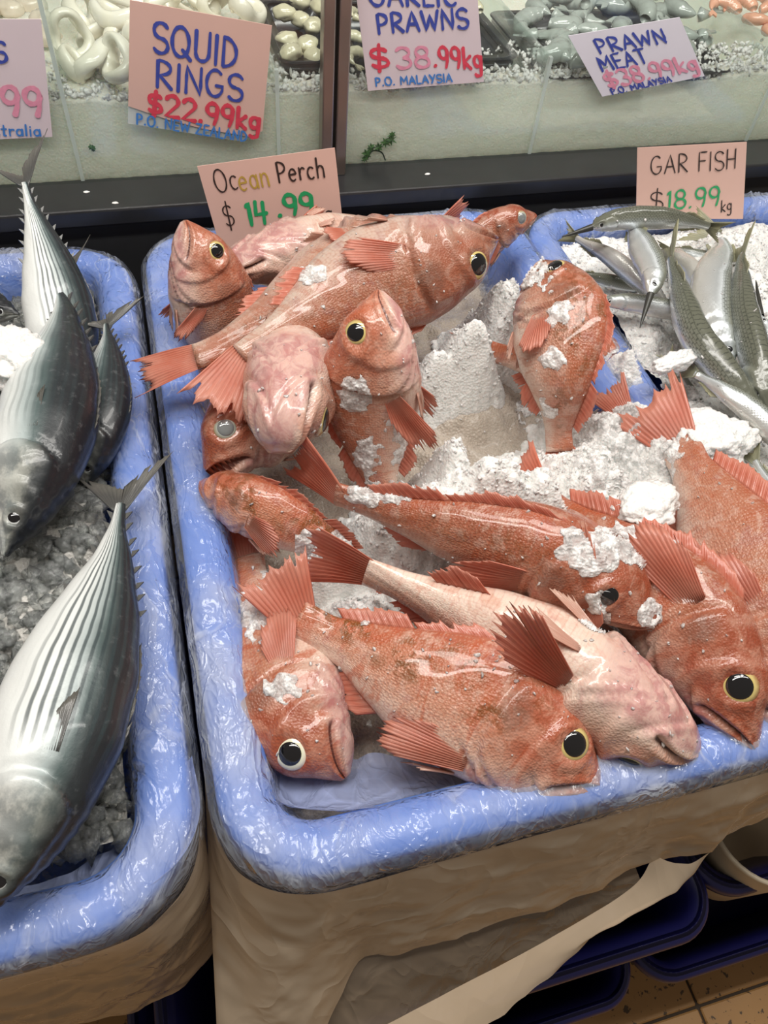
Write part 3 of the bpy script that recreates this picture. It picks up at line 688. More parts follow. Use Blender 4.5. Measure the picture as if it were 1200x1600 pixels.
sheet('twisted_hem', hem((1022, 1335, -.125), (985, 1388, -.14), (860, 1465, -.15), (700, 1550, -.16), (520, 1645, -.17)),
      hem((1108, 1328, -.125), (1060, 1378, -.14), (945, 1442, -.15), (888, 1495, -.16), (690, 1650, -.17)), lc, MAT['film_skirt'], seed=3., fold=.003, bulge=.008, nv=24)
sheet('inner_fold', hem((405, 1235, -.012), (470, 1262, -.006), (580, 1262, -.004), (700, 1240, -.004), (800, 1222, -.006)), hem((400, 1150, -.06), (470, 1180, -.062), (560, 1172, -.055), (680, 1170, -.055), (800, 1150, -.055)), lc, MAT['film_fold'], seed=4., fold=.008, bulge=.01)
sheet('inner_fold', hem((-60, 1462, -.008), (60, 1440, -.006), (190, 1405, -.004), (275, 1350, -.004), (312, 1270, -.006), (300, 1180, -.008)), hem((-60, 1390, -.05), (60, 1350, -.05), (150, 1310, -.05), (215, 1272, -.05), (240, 1215, -.05), (245, 1150, -.045)), ll, MAT['film_fold'], seed=7., fold=.010, bulge=.012)
tp = [np.array([x, yS + .001 + dy, -.016]) for x, dy in ((-.62, 0), (-.45, 0), (-.3, 0), (-.125, 0), (-.075, .014), (-.048, .05), (-.045, .12))]
sheet('skirt', tp, [p + np.array([0, -.004, -.22]) for p in tp], ll, MAT['film_skirt'], seed=8., fold=.006)
# dark empty tubs the fish tubs stand on
NG = 'navy tubs stacked beneath the display'
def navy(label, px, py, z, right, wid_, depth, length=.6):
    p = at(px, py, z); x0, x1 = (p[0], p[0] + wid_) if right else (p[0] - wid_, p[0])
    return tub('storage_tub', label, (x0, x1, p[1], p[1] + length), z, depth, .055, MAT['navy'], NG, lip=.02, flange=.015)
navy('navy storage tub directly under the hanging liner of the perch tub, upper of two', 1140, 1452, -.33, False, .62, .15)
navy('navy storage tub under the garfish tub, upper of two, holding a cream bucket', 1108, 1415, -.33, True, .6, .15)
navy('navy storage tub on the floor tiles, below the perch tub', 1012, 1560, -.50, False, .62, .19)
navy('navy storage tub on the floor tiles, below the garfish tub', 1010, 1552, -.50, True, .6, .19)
pb = at(1195, 1292, -.30); ring = []
for z, rr in ((-.45, .050), (-.34, .062), (-.30, .066), (-.292, .068), (-.292, .063), (-.43, .048)):
    ring += [(pb[0] + rr * math.cos(a), pb[1] + .0 + rr * math.sin(a), z) for a in np.linspace(0, 2 * math.pi, 36, endpoint=False)]
F = grid_faces(6, 36, True).tolist() + [list(range(36))[::-1], list(range(180, 216))]
tag(mesh('bucket', ring, F, MAT['cream'], loc=(pb[0], pb[1], -.45)), 'cream plastic bucket sitting in the dark navy tub', 'bucket')

# ------------------------------------------------------------------ fish
PG = 'ocean perch heaped in the middle tub'
def perch(label, pts, **k): return fish('perch', label, pts, group=PG, **k)
perch('plump mottled red perch lying nearest, tail up left, head at front rim', [(938, 1228, -.014), (800, 1142, .008), (640, 1064, .012), (540, 1008, .01), (465, 968, .012)], s=1, phi=8, deep=1.2, tail=(425, 890, .03), mottle=.9, red=.8, seed=1, dorsal=.3, pect=1.05, pect_flare=.1, pq=-.6, pd=-.08, psp=.16)
perch('belly-up pale perch behind the nearest, red pectoral fin spread high', [(1090, 1168, .0), (960, 1100, .014), (820, 1010, .02), (690, 940, .024), (572, 893, .03)], s=-1, phi=-46, deep=1.02, wide=1.3, tail=(430, 838, .04), pale=.75, mottle=.0, red=.2, seed=2, pect_flare=.5, pq=-.55, pd=-.75, psp=.5, pnotch=.2, pect=1.25)
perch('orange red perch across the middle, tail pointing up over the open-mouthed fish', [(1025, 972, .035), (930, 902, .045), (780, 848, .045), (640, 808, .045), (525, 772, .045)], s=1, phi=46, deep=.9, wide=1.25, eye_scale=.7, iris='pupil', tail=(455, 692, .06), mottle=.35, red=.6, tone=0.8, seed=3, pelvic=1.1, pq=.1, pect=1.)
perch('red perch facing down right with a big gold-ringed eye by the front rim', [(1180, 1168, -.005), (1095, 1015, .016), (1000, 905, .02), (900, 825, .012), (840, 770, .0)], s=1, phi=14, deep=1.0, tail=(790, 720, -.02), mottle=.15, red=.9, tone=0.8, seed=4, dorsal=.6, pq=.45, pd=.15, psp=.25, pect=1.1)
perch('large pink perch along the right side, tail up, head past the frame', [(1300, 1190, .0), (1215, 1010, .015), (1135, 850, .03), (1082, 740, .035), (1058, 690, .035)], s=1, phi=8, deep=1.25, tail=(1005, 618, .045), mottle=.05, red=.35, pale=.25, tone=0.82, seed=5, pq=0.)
perch('half-buried perch under the large pink one, dark red tail in ice', [(1120, 920, -.045), (1060, 790, -.02), (1000, 690, .0), (975, 645, .01)], s=1, phi=0, deep=.9, tail=(935, 588, .02), red=.9, mottle=0, seed=6)
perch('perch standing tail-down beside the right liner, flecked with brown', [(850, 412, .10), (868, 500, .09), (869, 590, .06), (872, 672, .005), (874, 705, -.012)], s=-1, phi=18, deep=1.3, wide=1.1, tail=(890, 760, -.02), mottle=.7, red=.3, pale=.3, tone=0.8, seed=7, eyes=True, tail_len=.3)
perch('perch mostly hidden under ice, only its orange tail stalk showing in the hollow', [(1000, 570, -.05), (930, 575, -.03), (850, 570, .0), (760, 548, .02)], s=1, phi=10, deep=1., tail=(685, 562, .02), red=.5, mottle=0, seed=8)
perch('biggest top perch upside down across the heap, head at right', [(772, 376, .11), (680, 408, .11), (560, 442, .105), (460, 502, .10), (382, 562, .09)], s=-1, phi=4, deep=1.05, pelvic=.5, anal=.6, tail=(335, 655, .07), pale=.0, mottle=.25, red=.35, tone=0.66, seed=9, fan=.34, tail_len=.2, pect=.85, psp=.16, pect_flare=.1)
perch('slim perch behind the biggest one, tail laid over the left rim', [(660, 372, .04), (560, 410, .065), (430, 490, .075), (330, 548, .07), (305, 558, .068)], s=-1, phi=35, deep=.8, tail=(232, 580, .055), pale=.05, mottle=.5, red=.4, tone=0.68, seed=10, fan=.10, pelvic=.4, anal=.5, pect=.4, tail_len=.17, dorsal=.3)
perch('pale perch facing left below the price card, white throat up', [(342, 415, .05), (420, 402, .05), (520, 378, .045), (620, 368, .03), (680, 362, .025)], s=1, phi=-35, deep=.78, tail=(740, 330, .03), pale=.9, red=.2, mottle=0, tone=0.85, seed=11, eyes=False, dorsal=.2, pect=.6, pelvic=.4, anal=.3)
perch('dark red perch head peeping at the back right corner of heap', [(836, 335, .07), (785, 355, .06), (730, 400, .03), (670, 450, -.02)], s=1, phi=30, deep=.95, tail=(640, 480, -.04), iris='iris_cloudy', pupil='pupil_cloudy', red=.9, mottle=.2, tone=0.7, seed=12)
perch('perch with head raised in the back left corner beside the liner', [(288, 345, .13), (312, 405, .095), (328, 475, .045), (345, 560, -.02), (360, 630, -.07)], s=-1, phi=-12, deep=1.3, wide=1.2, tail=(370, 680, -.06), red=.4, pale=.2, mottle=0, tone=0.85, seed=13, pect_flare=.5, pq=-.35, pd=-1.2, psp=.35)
perch('perch pointing its pale throat and closed mouth to the front', [(438, 708, .075), (441, 655, .09), (455, 600, .07), (470, 560, .02), (485, 525, -.04)], s=1, phi=-68, deep=1.0, wide=1.2, pale=1., red=.3, mottle=0, tone=0.85, seed=14, tail=(520, 460, 0))
perch('orange perch at the left edge with a cloudy grey eye', [(322, 735, .015), (380, 675, .03), (450, 640, .0), (520, 600, -.03)], s=-1, phi=12, deep=1.35, tail=(560, 570, -.05), iris='iris_cloudy', pupil='pupil_cloudy', mottle=.6, red=.7, tone=0.8, seed=15, open_mouth=.08)
perch('tan orange perch curved beneath the open-mouthed head at left', [(318, 752, .0), (390, 792, .015), (470, 830, .005), (545, 868, -.02), (580, 890, -.03)], s=-1, phi=25, deep=.9, tail=(620, 920, -.04), mottle=.8, red=.4, seed=16, eyes=False)
perch('perch pointing straight up in the centre with a yellow-ringed eye', [(592, 455, .16), (587, 530, .13), (585, 620, .07), (592, 710, .01), (605, 800, -.05)], s=1, phi=-4, deep=1.25, tail=(610, 840, -.02), pale=.25, red=.4, mottle=.2, seed=17, pect_flare=.3, pq=-.4, pd=-.7, pect=1.15, psp=.35)
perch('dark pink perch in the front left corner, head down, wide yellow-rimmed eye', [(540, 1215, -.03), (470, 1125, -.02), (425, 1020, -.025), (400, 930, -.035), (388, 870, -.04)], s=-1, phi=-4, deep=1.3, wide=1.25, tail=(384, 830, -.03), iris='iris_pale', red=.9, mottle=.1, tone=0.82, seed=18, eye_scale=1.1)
BG = 'striped bonito in the left tub'
def bon(label, pts, **k): return fish('bonito', label, pts, group=BG, **k)
bon('largest silver striped bonito in front, tail fin over the tub rim', [(-40, 1440, .03), (50, 1260, .05), (112, 1080, .05), (170, 890, .04), (188, 790, .036)], s=1, phi=10, deep=1.04, tips=[(112, 742, .03), (272, 700, .04)], tail=(198, 740, .035), seed=1)
bon('dark grey bonito head down, eye towards the left frame edge', [(8, 868, .035), (55, 740, .055), (88, 600, .055), (100, 500, .055), (93, 448, .055)], s=1, phi=30, deep=1.0, tips=[(38, 440, .06), (142, 368, .07)], tail=(90, 410, .06), dark=.45, seed=2)
bon('pale bonito standing tail-up against the black ledge', [(112, 640, -.02), (100, 520, .02), (78, 420, .06), (50, 330, .10), (38, 286, .12)], s=1, phi=-6, deep=1.1, tips=[(-14, 262, .13), (74, 198, .145)], tail=(32, 240, .13), seed=3)
bon('small dark bonito wedged against the right wall of its tub', [(135, 760, -.01), (150, 690, .015), (163, 600, .025), (168, 540, .03), (166, 508, .03)], s=1, phi=30, deep=1.15, tips=[(226, 462, .045), (122, 506, .035)], tail=(165, 480, .035), dark=.3, seed=4)
bon('bonito mostly outside the frame, grey head tip by the white ice lump', [(30, 492, .03), (-40, 470, .03), (-120, 440, .03), (-180, 420, .02)], s=1, phi=30, deep=1.0, dark=.8, seed=5, fins=False)
GG = 'garfish heaped in the right tub'
def gar(label, pts, **k): return fish('gar', label, pts, group=GG, **k)
gar('arched dark garfish on top below its price card, beak left', [(922, 356, .085), (970, 342, .09), (1030, 340, .09), (1080, 347, .085), (1108, 354, .08)], s=-1, phi=25, deep=1.2, beak=(878, 370, .075), tail=(1130, 362, .075), dark=.6)
gar('silver garfish hanging head down with dark beak', [(1016, 462, .085), (1020, 425, .09), (1004, 385, .085), (985, 352, .07)], s=1, phi=-5, deep=1.35, beak=(1000, 512, .07), tail=(975, 340, .06))
gar('long scaled garfish with forked tail up in the middle of heap', [(1190, 668, .025), (1130, 580, .05), (1085, 520, .06), (1060, 450, .06), (1047, 405, .06)], s=1, phi=50, deep=.95, tail=(1044, 375, .065), dark=.35)
gar('scaled garfish at the far right with a narrow tail tip', [(1200, 640, .04), (1178, 550, .06), (1160, 480, .065), (1157, 420, .065), (1158, 400, .065)], s=1, phi=60, deep=1.1, tail=(1160, 368, .07), dark=.4)
gar('bright silver blue garfish curved upright beside the scaled one', [(1145, 575, .035), (1115, 505, .055), (1112, 440, .06), (1128, 392, .055), (1118, 366, .05)], s=1, phi=-18, deep=1.2, tail=(1090, 355, .05))
gar('pale-bellied garfish behind the forked tail, its own tail down', [(1035, 392, .03), (1075, 425, .045), (1098, 475, .05), (1100, 510, .045), (1096, 530, .04)], s=1, phi=-50, deep=1.3, tail=(1092, 552, .04))
gar('silver garfish slanting away at the back left of its tub', [(1045, 480, .02), (1000, 440, .035), (950, 400, .04), (910, 378, .04), (900, 372, .04)], s=-1, phi=-20, deep=1.1, tail=(880, 362, .04))
gar('garfish lying level with small eye at left, behind hanging beak', [(936, 472, .035), (980, 472, .04), (1040, 482, .04), (1100, 492, .03), (1120, 495, .03)], s=-1, phi=0, deep=1.1, tail=(1150, 500, .02), beak=(915, 474, .03))
gar('thick steel blue garfish low at the right edge of ice', [(1270, 745, .02), (1190, 655, .04), (1130, 610, .045), (1098, 590, .04), (1085, 583, .04)], s=1, phi=-15, deep=1.1, tail=(1065, 575, .03))
gar('striped garfish lying crosswise behind the upright silver one', [(1175, 450, .02), (1120, 412, .04), (1075, 396, .04), (1045, 392, .04)], s=1, phi=10, deep=1.2, tail=(1020, 390, .04))
gar('dark garfish near the left wall of its tub', [(1020, 452, .0), (960, 440, .01), (910, 430, .02), (895, 427, .02)], s=1, phi=30, deep=1.1, tail=(870, 425, .02), dark=1.)  # skin set darkest of all the garfish
gar('garfish at right frame edge, thin dark beak pointing up', [(1188, 492, .06), (1200, 540, .05), (1215, 600, .04), (1230, 680, .02)], s=1, phi=30, deep=1.1, beak=(1181, 438, .07), dark=.3)
gar('half-buried garfish, only a small olive tail above the ice', [(1130, 690, -.03), (1090, 630, -.01), (1060, 580, .015), (1050, 565, .02)], s=1, phi=10, deep=.9, tail=(1030, 535, .035), dark=.3)
gar('silver garfish under the steel blue one, at lower right edge', [(1300, 900, .0), (1240, 810, .015), (1195, 745, .02), (1180, 720, .02)], s=1, phi=0, deep=1., tail=(1165, 690, .02))

# ------------------------------------------------------------------ ice
def ico():
    p = (1 + 5 ** .5) / 2
    V = np.array([(-1, p, 0), (1, p, 0), (-1, -p, 0), (1, -p, 0), (0, -1, p), (0, 1, p), (0, -1, -p), (0, 1, -p), (p, 0, -1), (p, 0, 1), (-p, 0, -1), (-p, 0, 1)]) / 1.9
    F = np.array([(0, 11, 5), (0, 5, 1), (0, 1, 7), (0, 7, 10), (0, 10, 11), (1, 5, 9), (5, 11, 4), (11, 10, 2), (10, 7, 6), (7, 1, 8), (3, 9, 4), (3, 4, 2), (3, 2, 6), (3, 6, 8), (3, 8, 9), (4, 9, 5), (2, 4, 11), (6, 2, 10), (8, 6, 7), (9, 8, 1)])
    return V, F
IV, IF = ico()
def chips(name, label, P, size, mat, smooth=False, flat=.65, parent=None):
    """crushed ice: every piece an irregular little solid, all in one countless mass"""
    P = np.asarray(P); n = len(P)
    Vs = IV[None] * (1 + .32 * rng.standard_normal((n, 12, 1))) * (rng.uniform(.55, 1.25, (n, 1, 3)) * np.array([1, 1, flat]))
    a = rng.standard_normal((n, 4)); a /= np.linalg.norm(a, axis=1, keepdims=True); w_, x, y, z = a.T
    Rm = np.stack([1 - 2 * (y * y + z * z), 2 * (x * y - z * w_), 2 * (x * z + y * w_), 2 * (x * y + z * w_), 1 - 2 * (x * x + z * z), 2 * (y * z - x * w_), 2 * (x * z - y * w_), 2 * (y * z + x * w_), 1 - 2 * (x * x + y * y)], -1).reshape(n, 3, 3)
    sz = (np.full(n, size) if np.isscalar(size) else np.asarray(size))
    V = np.einsum('nij,nkj->nki', Rm, Vs) * sz[:, None, None] + P[:, None, :]
    F = (IF[None] + (np.arange(n) * 12)[:, None, None]).reshape(-1, 3)
    o = mesh(name, V.reshape(-1, 3), F, mat, smooth=smooth, parent=parent)
    return tag(o, label, 'ice', kind='stuff') if parent is None else o
def ice_bed(name, label, rect, base, bumps, mat, nx, ny, rough=(.010, .005, .0025), seed=0, cut=None):
    x0, x1, y0, y1 = rect; xs = np.linspace(x0, x1, nx); ys = np.linspace(y0, y1, ny)
    X, Y = np.meshgrid(xs, ys, indexing='ij'); Z = np.full_like(X, base)
    for px, py, z, sx, sy in bumps:
        c = at(px, py, z); Z = np.maximum(Z, base + (z - base) * np.exp(-(((X - c[0]) / sx) ** 4 + ((Y - c[1]) / sy) ** 4) ** .5 * .9))
    for f, a in zip((22, 60, 150), rough):
        Z += a * np.array([noise.noise((x * f + seed, y * f, seed)) for x, y in zip(X.ravel(), Y.ravel())]).reshape(X.shape)
    Fg = grid_faces(nx, ny)
    if cut is not None: Fg = Fg[(Z.ravel()[Fg] > cut).any(1)]
    o = tag(mesh(name, np.stack([X, Y, Z], -1).reshape(-1, 3), Fg, mat), label, 'ice', kind='stuff')
    def h(x, y):
        i = np.clip((x - x0) / (x1 - x0) * (nx - 1), 0, nx - 1).round().astype(int); j = np.clip((y - y0) / (y1 - y0) * (ny - 1), 0, ny - 1).round().astype(int)
        return Z[i, j]
    return o, h
crect = (CR[0] + .055, CR[1] - .055, CR[2] + .055, CR[3] - .055)
bumps = [(770, 728, .062, .085, .05), (715, 690, .06, .03, .04), (690, 760, .05, .05, .04), (850, 740, .055, .045, .05), (740, 500, .075, .05, .03), (800, 440, .07, .04, .05), (690, 540, .05, .035, .022),
         (940, 720, .035, .06, .08), (1010, 800, .035, .05, .05), (960, 650, .02, .05, .06), (420, 960, -.02, .05, .06), (520, 850, .012, .04, .03), (570, 950, .0, .04, .04), (640, 770, .03, .05, .03), (1010, 640, .03, .05, .06), (985, 560, .022, .03, .045), (1050, 700, .03, .04, .06)]
low_ice, hs_ = ice_bed('tan_ice', 'brownish ice low in the tub beneath the red perch', (crect[0] - .01, crect[1], CR[2] + .06, crect[3]), -.075, [(740, 590, -.02, .07, .07)], MAT['low_ice'], 120, 180, (.010, .006, .002), seed=5)  # low bed coloured tan-grey, darker than the heaped white ice
ice_c, hc = ice_bed('crushed_ice', 'white crushed ice heaped among the red perch', (crect[0], CR[1] + .10, crect[2], crect[3]), -.085, bumps, MAT['ice'], 330, 420, (.012, .009, .0055), seed=2, cut=-.066)
def scatter(h, rect, n, zmin=-9, lift=0.):
    out = np.zeros((0, 3))
    while len(out) < n:
        x = rng.uniform(rect[0], rect[1], n); y = rng.uniform(rect[2], rect[3], n); z = h(x, y) + lift
        out = np.vstack([out, np.stack([x, y, z], 1)[z > zmin]])
    return out[:n]
chips('ice_chips', 'small white ice grains lying over the ice among the perch', scatter(hc, crect, 2200, -.03), rng.uniform(.0008, .003, 2200), MAT['ice_chip'])
lrect = (LR[0] + .05, LR[1] - .052, LR[2] + .07, LR[3] - .055)
ice_l, hl = ice_bed('crushed_ice', 'grey wet crushed ice bed beneath the bonito', lrect, -.035, [(20, 900, -.005, .12, .1), (30, 560, .045, .05, .05), (20, 600, .04, .05, .04), (150, 800, -.01, .06, .05)], MAT['ice_grey'], 200, 280, (.012, .008, .003), seed=11)
P = scatter(hl, (max(lrect[0], -.36), lrect[1], lrect[2], lrect[3]), 3600); chips('ice_chunks', 'clear chunky broken ice around the bonito', P, rng.uniform(.004, .013, 3600), MAT['ice_clear'])
rrect_ = (RR[0] + .036, RR[1] - .05, RR[2] + .06, RR[3] - .055)
ice_r, hr = ice_bed('crushed_ice', 'snowy crushed ice bed under the garfish', rrect_, -.02, [(1090, 720, .02, .12, .1), (1010, 600, .025, .05, .06), (1150, 372, .06, .10, .05), (1000, 500, .015, .05, .05), (1180, 430, .05, .05, .1)], MAT['ice'], 180, 260, (.008, .005, .0025), seed=21)
chips('ice_chips', 'small white ice grains over the garfish ice', scatter(hr, rrect_, 6000), rng.uniform(.0012, .0038, 6000), MAT['ice_chip'])
# snow crusts and grains lying on the surface of the fish
dg = bpy.context.evaluated_depsgraph_get()
bv, bf, k0 = [], [], 0
for o in FISH + [low_ice, ice_c, ice_l, ice_r]:
    me = o.data; n = len(me.vertices); a = np.empty(n * 3, np.float32); me.vertices.foreach_get('co', a); bv.append(a.reshape(-1, 3) + root_loc(o))
    bf += [[v + k0 for v in p.vertices] for p in me.polygons]; k0 += n
BV = BVHTree.FromPolygons(np.vstack(bv).tolist(), bf)
def hit(px, py):
    d = ray(px, py); h = BV.ray_cast(Vector(CAM), Vector(d).normalized()); return None if h[0] is None else (np.array(h[0]), np.array(h[1]) * (-1 if h[1].dot(Vector(d)) > 0 else 1))
SV, SF = [], []
def patch(px, py, rx, ry, n=0, thick=.0034, seed=0.):
    """a thin crust of snow lying on whatever is there, with a ragged edge"""
    N = int(max(26, min(90, 2 * max(rx, ry) / 1.7))); idx = -np.ones((N, N), int); pos = np.zeros((N, N, 3))
    for a in range(N):
        for b in range(N):
            u, v = 2 * a / (N - 1) - 1, 2 * b / (N - 1) - 1; h = hit(px + rx * u, py + ry * v)
            if h is None: continue
            p = h[0]; k = .95 - (u * u + v * v) + 1.1 * noise.noise(tuple(p * 40 + px)) + .9 * noise.noise(tuple(p * 110 + py)) - .25
            if k < 0: continue
            hh = thick * min(1., k * 1.6) * (.55 + .7 * noise.noise(tuple(p * 140)) + 1.1 * abs(noise.noise(tuple(p * 360)))) + .0002
            idx[a, b] = len(SV); pos[a, b] = p + (h[1] * .6 + np.array([0, 0, .5])) * hh; SV.append(pos[a, b])
    for a in range(N - 1):
        for b in range(N - 1):
            q = [idx[a, b], idx[a + 1, b], idx[a + 1, b + 1], idx[a, b + 1]]
            if min(q) < 0: continue
            P4 = [SV[t] for t in q]
            if max(np.linalg.norm(P4[t] - P4[t - 1]) for t in range(4)) < .009: SF.append(q)
for a in ((558, 612, 34, 32), (442, 1078, 30, 34), (600, 772, 66, 22), (575, 725, 26, 44), (505, 850, 44, 30), (560, 950, 44, 28), (402, 960, 34, 54), (445, 912, 44, 26),
          (935, 862, 70, 40), (885, 850, 26, 34), (1000, 850, 60, 44), (960, 700, 64, 80), (872, 492, 30, 24), (930, 960, 24, 38), (1015, 962, 20, 30), (838, 645, 34, 24), (835, 430, 40, 34),
          (630, 690, 28, 54), (1000, 570, 60, 50), (975, 640, 50, 50), (1040, 690, 30, 60), (480, 430, 30, 16), (860, 560, 26, 20), (1060, 640, 40, 40), (355, 1000, 14, 20)):
    patch(*a)
tag(mesh('snow_crust', SV, SF, MAT['ice_crumb']), 'thin ragged crusts of snow ice stuck on the backs of the perch', 'ice', kind='stuff')
cp, cz = [], []
for _ in range(420):
    h = hit(rng.uniform(390, 1180), rng.uniform(340, 1180))
    if h is not None: cp.append(h[0] + h[1] * .0005); cz.append(rng.uniform(.0008, .0024))
chips('ice_crumbs', 'tiny loose ice crumbs scattered over the perch', cp, np.array(cz), MAT['ice_crumb'], flat=.5)
def lump(name, label, px, py, z, sx, sy, sz, mat, seed, rot=0.):
    c = at(px, py, z); n, m = 60, 84; V = []
    for i in range(n):
        a = math.pi * i / (n - 1)
        for j in range(m):
            b = 2 * math.pi * j / m; p = np.array([math.sin(a) * math.cos(b), math.sin(a) * math.sin(b), math.cos(a)])
            k = 1 + .32 * noise.noise(tuple(p * 1.6 + seed)) + .16 * noise.noise(tuple(p * 4.5 + seed)) + .08 * noise.noise(tuple(p * 12 + seed))
            q_ = p * k * np.array([sx, sy, sz]); V.append(c + np.array([q_[0] * math.cos(rot) - q_[1] * math.sin(rot), q_[0] * math.sin(rot) + q_[1] * math.cos(rot), q_[2]]))
    return tag(mesh(name, V, grid_faces(n, m, True), mat, loc=c - np.array([0, 0, sz])), label, 'ice')
lump('ice_lump', 'smooth white slab of ice beside the right of the perch ice pile', 1012, 790, .045, .036, .026, .014, MAT['ice'], 1., .5)
lump('ice_lump', 'white snowy lump propped between the bonito at left edge', 18, 555, .07, .034, .04, .022, MAT['ice'], 3., .4)
lump('ice_lump', 'white snowy lump right of the perch tail by the garfish', 1110, 690, .03, .05, .035, .02, MAT['ice'], 4., .2)
lump('ice_lump', 'long smooth lump of clear ice below the scaled garfish', 1055, 565, .05, .032, .012, .011, MAT['ice_chip'], 5., .25)

# ------------------------------------------------------------------ seafood behind the glass
def tray(label, x0, x1, y0, y1, z, mat, d=.03):
    return tub('food_tray', label, (x0, x1, y0, y1), z, d, .02, mat, 'trays behind the glass', 'tray', lip=.010, flange=.006)
ZT = .148
def torus_blob(name, label, cat, group, c, R_, r_, mat, tilt, yaw, seed, squash=1.5):
    n, m = 34, 12; V = []
    Mx = np.array(Matrix.Rotation(yaw, 3, 'Z') @ Matrix.Rotation(tilt, 3, 'X'))
    for i in range(n):
        a = 2 * math.pi * i / n; rr = R_ * (1 + .22 * math.sin(2 * a + seed) + .1 * math.sin(3 * a + seed * 2))
        for j in range(m):
            b = 2 * math.pi * j / m; p = np.array([(rr + r_ * math.cos(b)) * math.cos(a), (rr + r_ * math.cos(b)) * math.sin(a) * .8, r_ * squash * math.sin(b) + R_ * .18 * math.sin(a * 2 + seed)])
            V.append(c + Mx @ p)
    F = grid_faces(n, m, True).tolist() + [[(n - 1) * m + j, (n - 1) * m + (j + 1) % m, (j + 1) % m, j] for j in range(m)]
    return tag(mesh(name, V, F, mat, loc=c), label, cat, group)
def prawn(label, group, c, L, mat, yaw, tilt, seed, bend=3.0, name='prawn_meat', cat='prawn'):
    n, m = 26, 12; V = []; Mx = np.array(Matrix.Rotation(yaw, 3, 'Z') @ Matrix.Rotation(tilt, 3, 'X')); R_ = L / bend
    for i in range(n):
        t = i / (n - 1); a = t * bend; rr = L * .145 * (math.sin(math.pi * min(1, t * 1.25 + .16)) ** .6 if t < .7 else (1 - (t - .7) / .3) * .75 + .12) * (1 + .10 * abs(math.sin(t * 6 * math.pi)))
        ce = np.array([R_ * math.cos(a) - R_ * .5, R_ * math.sin(a) - R_ * .5, 0]); er = np.array([math.cos(a), math.sin(a), 0])
        V += [c + Mx @ (ce + er * rr * math.cos(b) + np.array([0, 0, 1]) * rr * .85 * math.sin(b)) for b in np.linspace(0, 2 * math.pi, m, endpoint=False)]
    F = grid_faces(n, m, True).tolist() + [list(range(m)), [(n - 1) * m + j for j in range(m)][::-1]]
    r = tag(empty(name, c), label, cat, group)
    mesh('body', V, F, mat, r)
    a = bend; tipc = np.array([R_ * math.cos(a) - R_ * .5, R_ * math.sin(a) - R_ * .5, 0]); tg = np.array([-math.sin(a), math.cos(a), 0]); er = np.array([math.cos(a), math.sin(a), 0])
    for sg in (1, -1):
        P = np.array([tipc, tipc + tg * L * .14 + er * sg * L * .10, tipc + tg * L * .24 + er * sg * L * .07, tipc + tg * L * .16]); P = np.vstack([P + np.array([0, 0, .0012]), P - np.array([0, 0, .0012])])
        mesh('tail_fan', [c + Mx @ p for p in P], BOXF, mat, r, smooth=False)
    return r
def blob(name, label, cat, group, c, sx, sy, sz, mat, seed, yaw=0.):
    n, m = 16, 22; V = []
    for i in range(n):
        a = math.pi * i / (n - 1)
        for j in range(m):
            b = 2 * math.pi * j / m; p = np.array([math.sin(a) * math.cos(b), math.sin(a) * math.sin(b), math.cos(a)]); k = 1 + .22 * noise.noise(tuple(p * 1.5 + seed)) + .08 * noise.noise(tuple(p * 5 + seed))
            q_ = p * k * np.array([sx, sy, sz]); V.append(c + np.array([q_[0] * math.cos(yaw) - q_[1] * math.sin(yaw), q_[0] * math.sin(yaw) + q_[1] * math.cos(yaw), q_[2]]))
    return tag(mesh(name, V, grid_faces(n, m, True), mat, loc=c), label, cat, group)
k = 0
for px, py, R_, ti in ((165, 62, .030, .5), (130, 20, .03, 1.1), (185, 25, .03, .3), (150, 100, .026, 1.2), (185, 95, .024, .9), (110, 55, .024, 1.3), (120, 100, .018, .4), (215, 10, .03, .6), (260, 5, .03, 1.), (310, 8, .03, .4), (350, 12, .028, 1.1), (385, 15, .026, .5), (170, -15, .03, .8), (240, -20, .03, .4), (330, -18, .03, .9), (190, 60, .02, 1.4), (225, 60, .028, .7), (280, 50, .03, .5)):
    torus_blob('squid_ring', 'white raw squid ring heaped on ice behind the squid rings card', 'squid', 'raw squid rings on ice', at(px, py, ZT + .006 + .010 * (k % 3)), R_, .0075, MAT['squid'], ti, k * 1.3, k * .9); k += 1
def tray_px(label, pa, pb, z, back, mat): a, b = at(*pa, z), at(*pb, z); return tray(label, a[0], b[0], a[1], a[1] + back, z, mat)
tray_px('black tray of pale scallop pieces left of the steel post', (440, 100), (560, 94), .150, .22, MAT['tray'])
tray_px('black tray behind the garlic prawns card, right of the post', (562, 100), (808, 90), .146, .22, MAT['tray'])
tray_px('black tray of grey prawn meat behind its tilted card', (852, 124), (1130, 100), .134, .24, MAT['tray'])
k = 0
for px, py in ((450, 62), (480, 70), (470, 30), (445, 20), (490, 40), (500, 10), (470, 2), (455, 82), (490, 88), (520, 70), (520, 30), (440, -10)):
    blob('scallop', 'pale yellow scallop piece in the black tray left of the post', 'scallop', 'scallops in the tray by the post', at(px, py, ZT + .002 + .006 * (k % 2)), .017, .014, .011, MAT['scallop'], k * 1.7, k); k += 1
for px, py in ((555, 60), (552, 20), (590, 30), (630, 10), (690, 20), (740, 10), (560, 85), (600, 70), (660, 60)):
    prawn('raw peeled prawn behind the garlic prawns card', 'garlic prawns in their tray', at(px, py, ZT + .004 + .006 * (k % 2)), .055, MAT['scallop'], k * 1.1, .3, k); k += 1
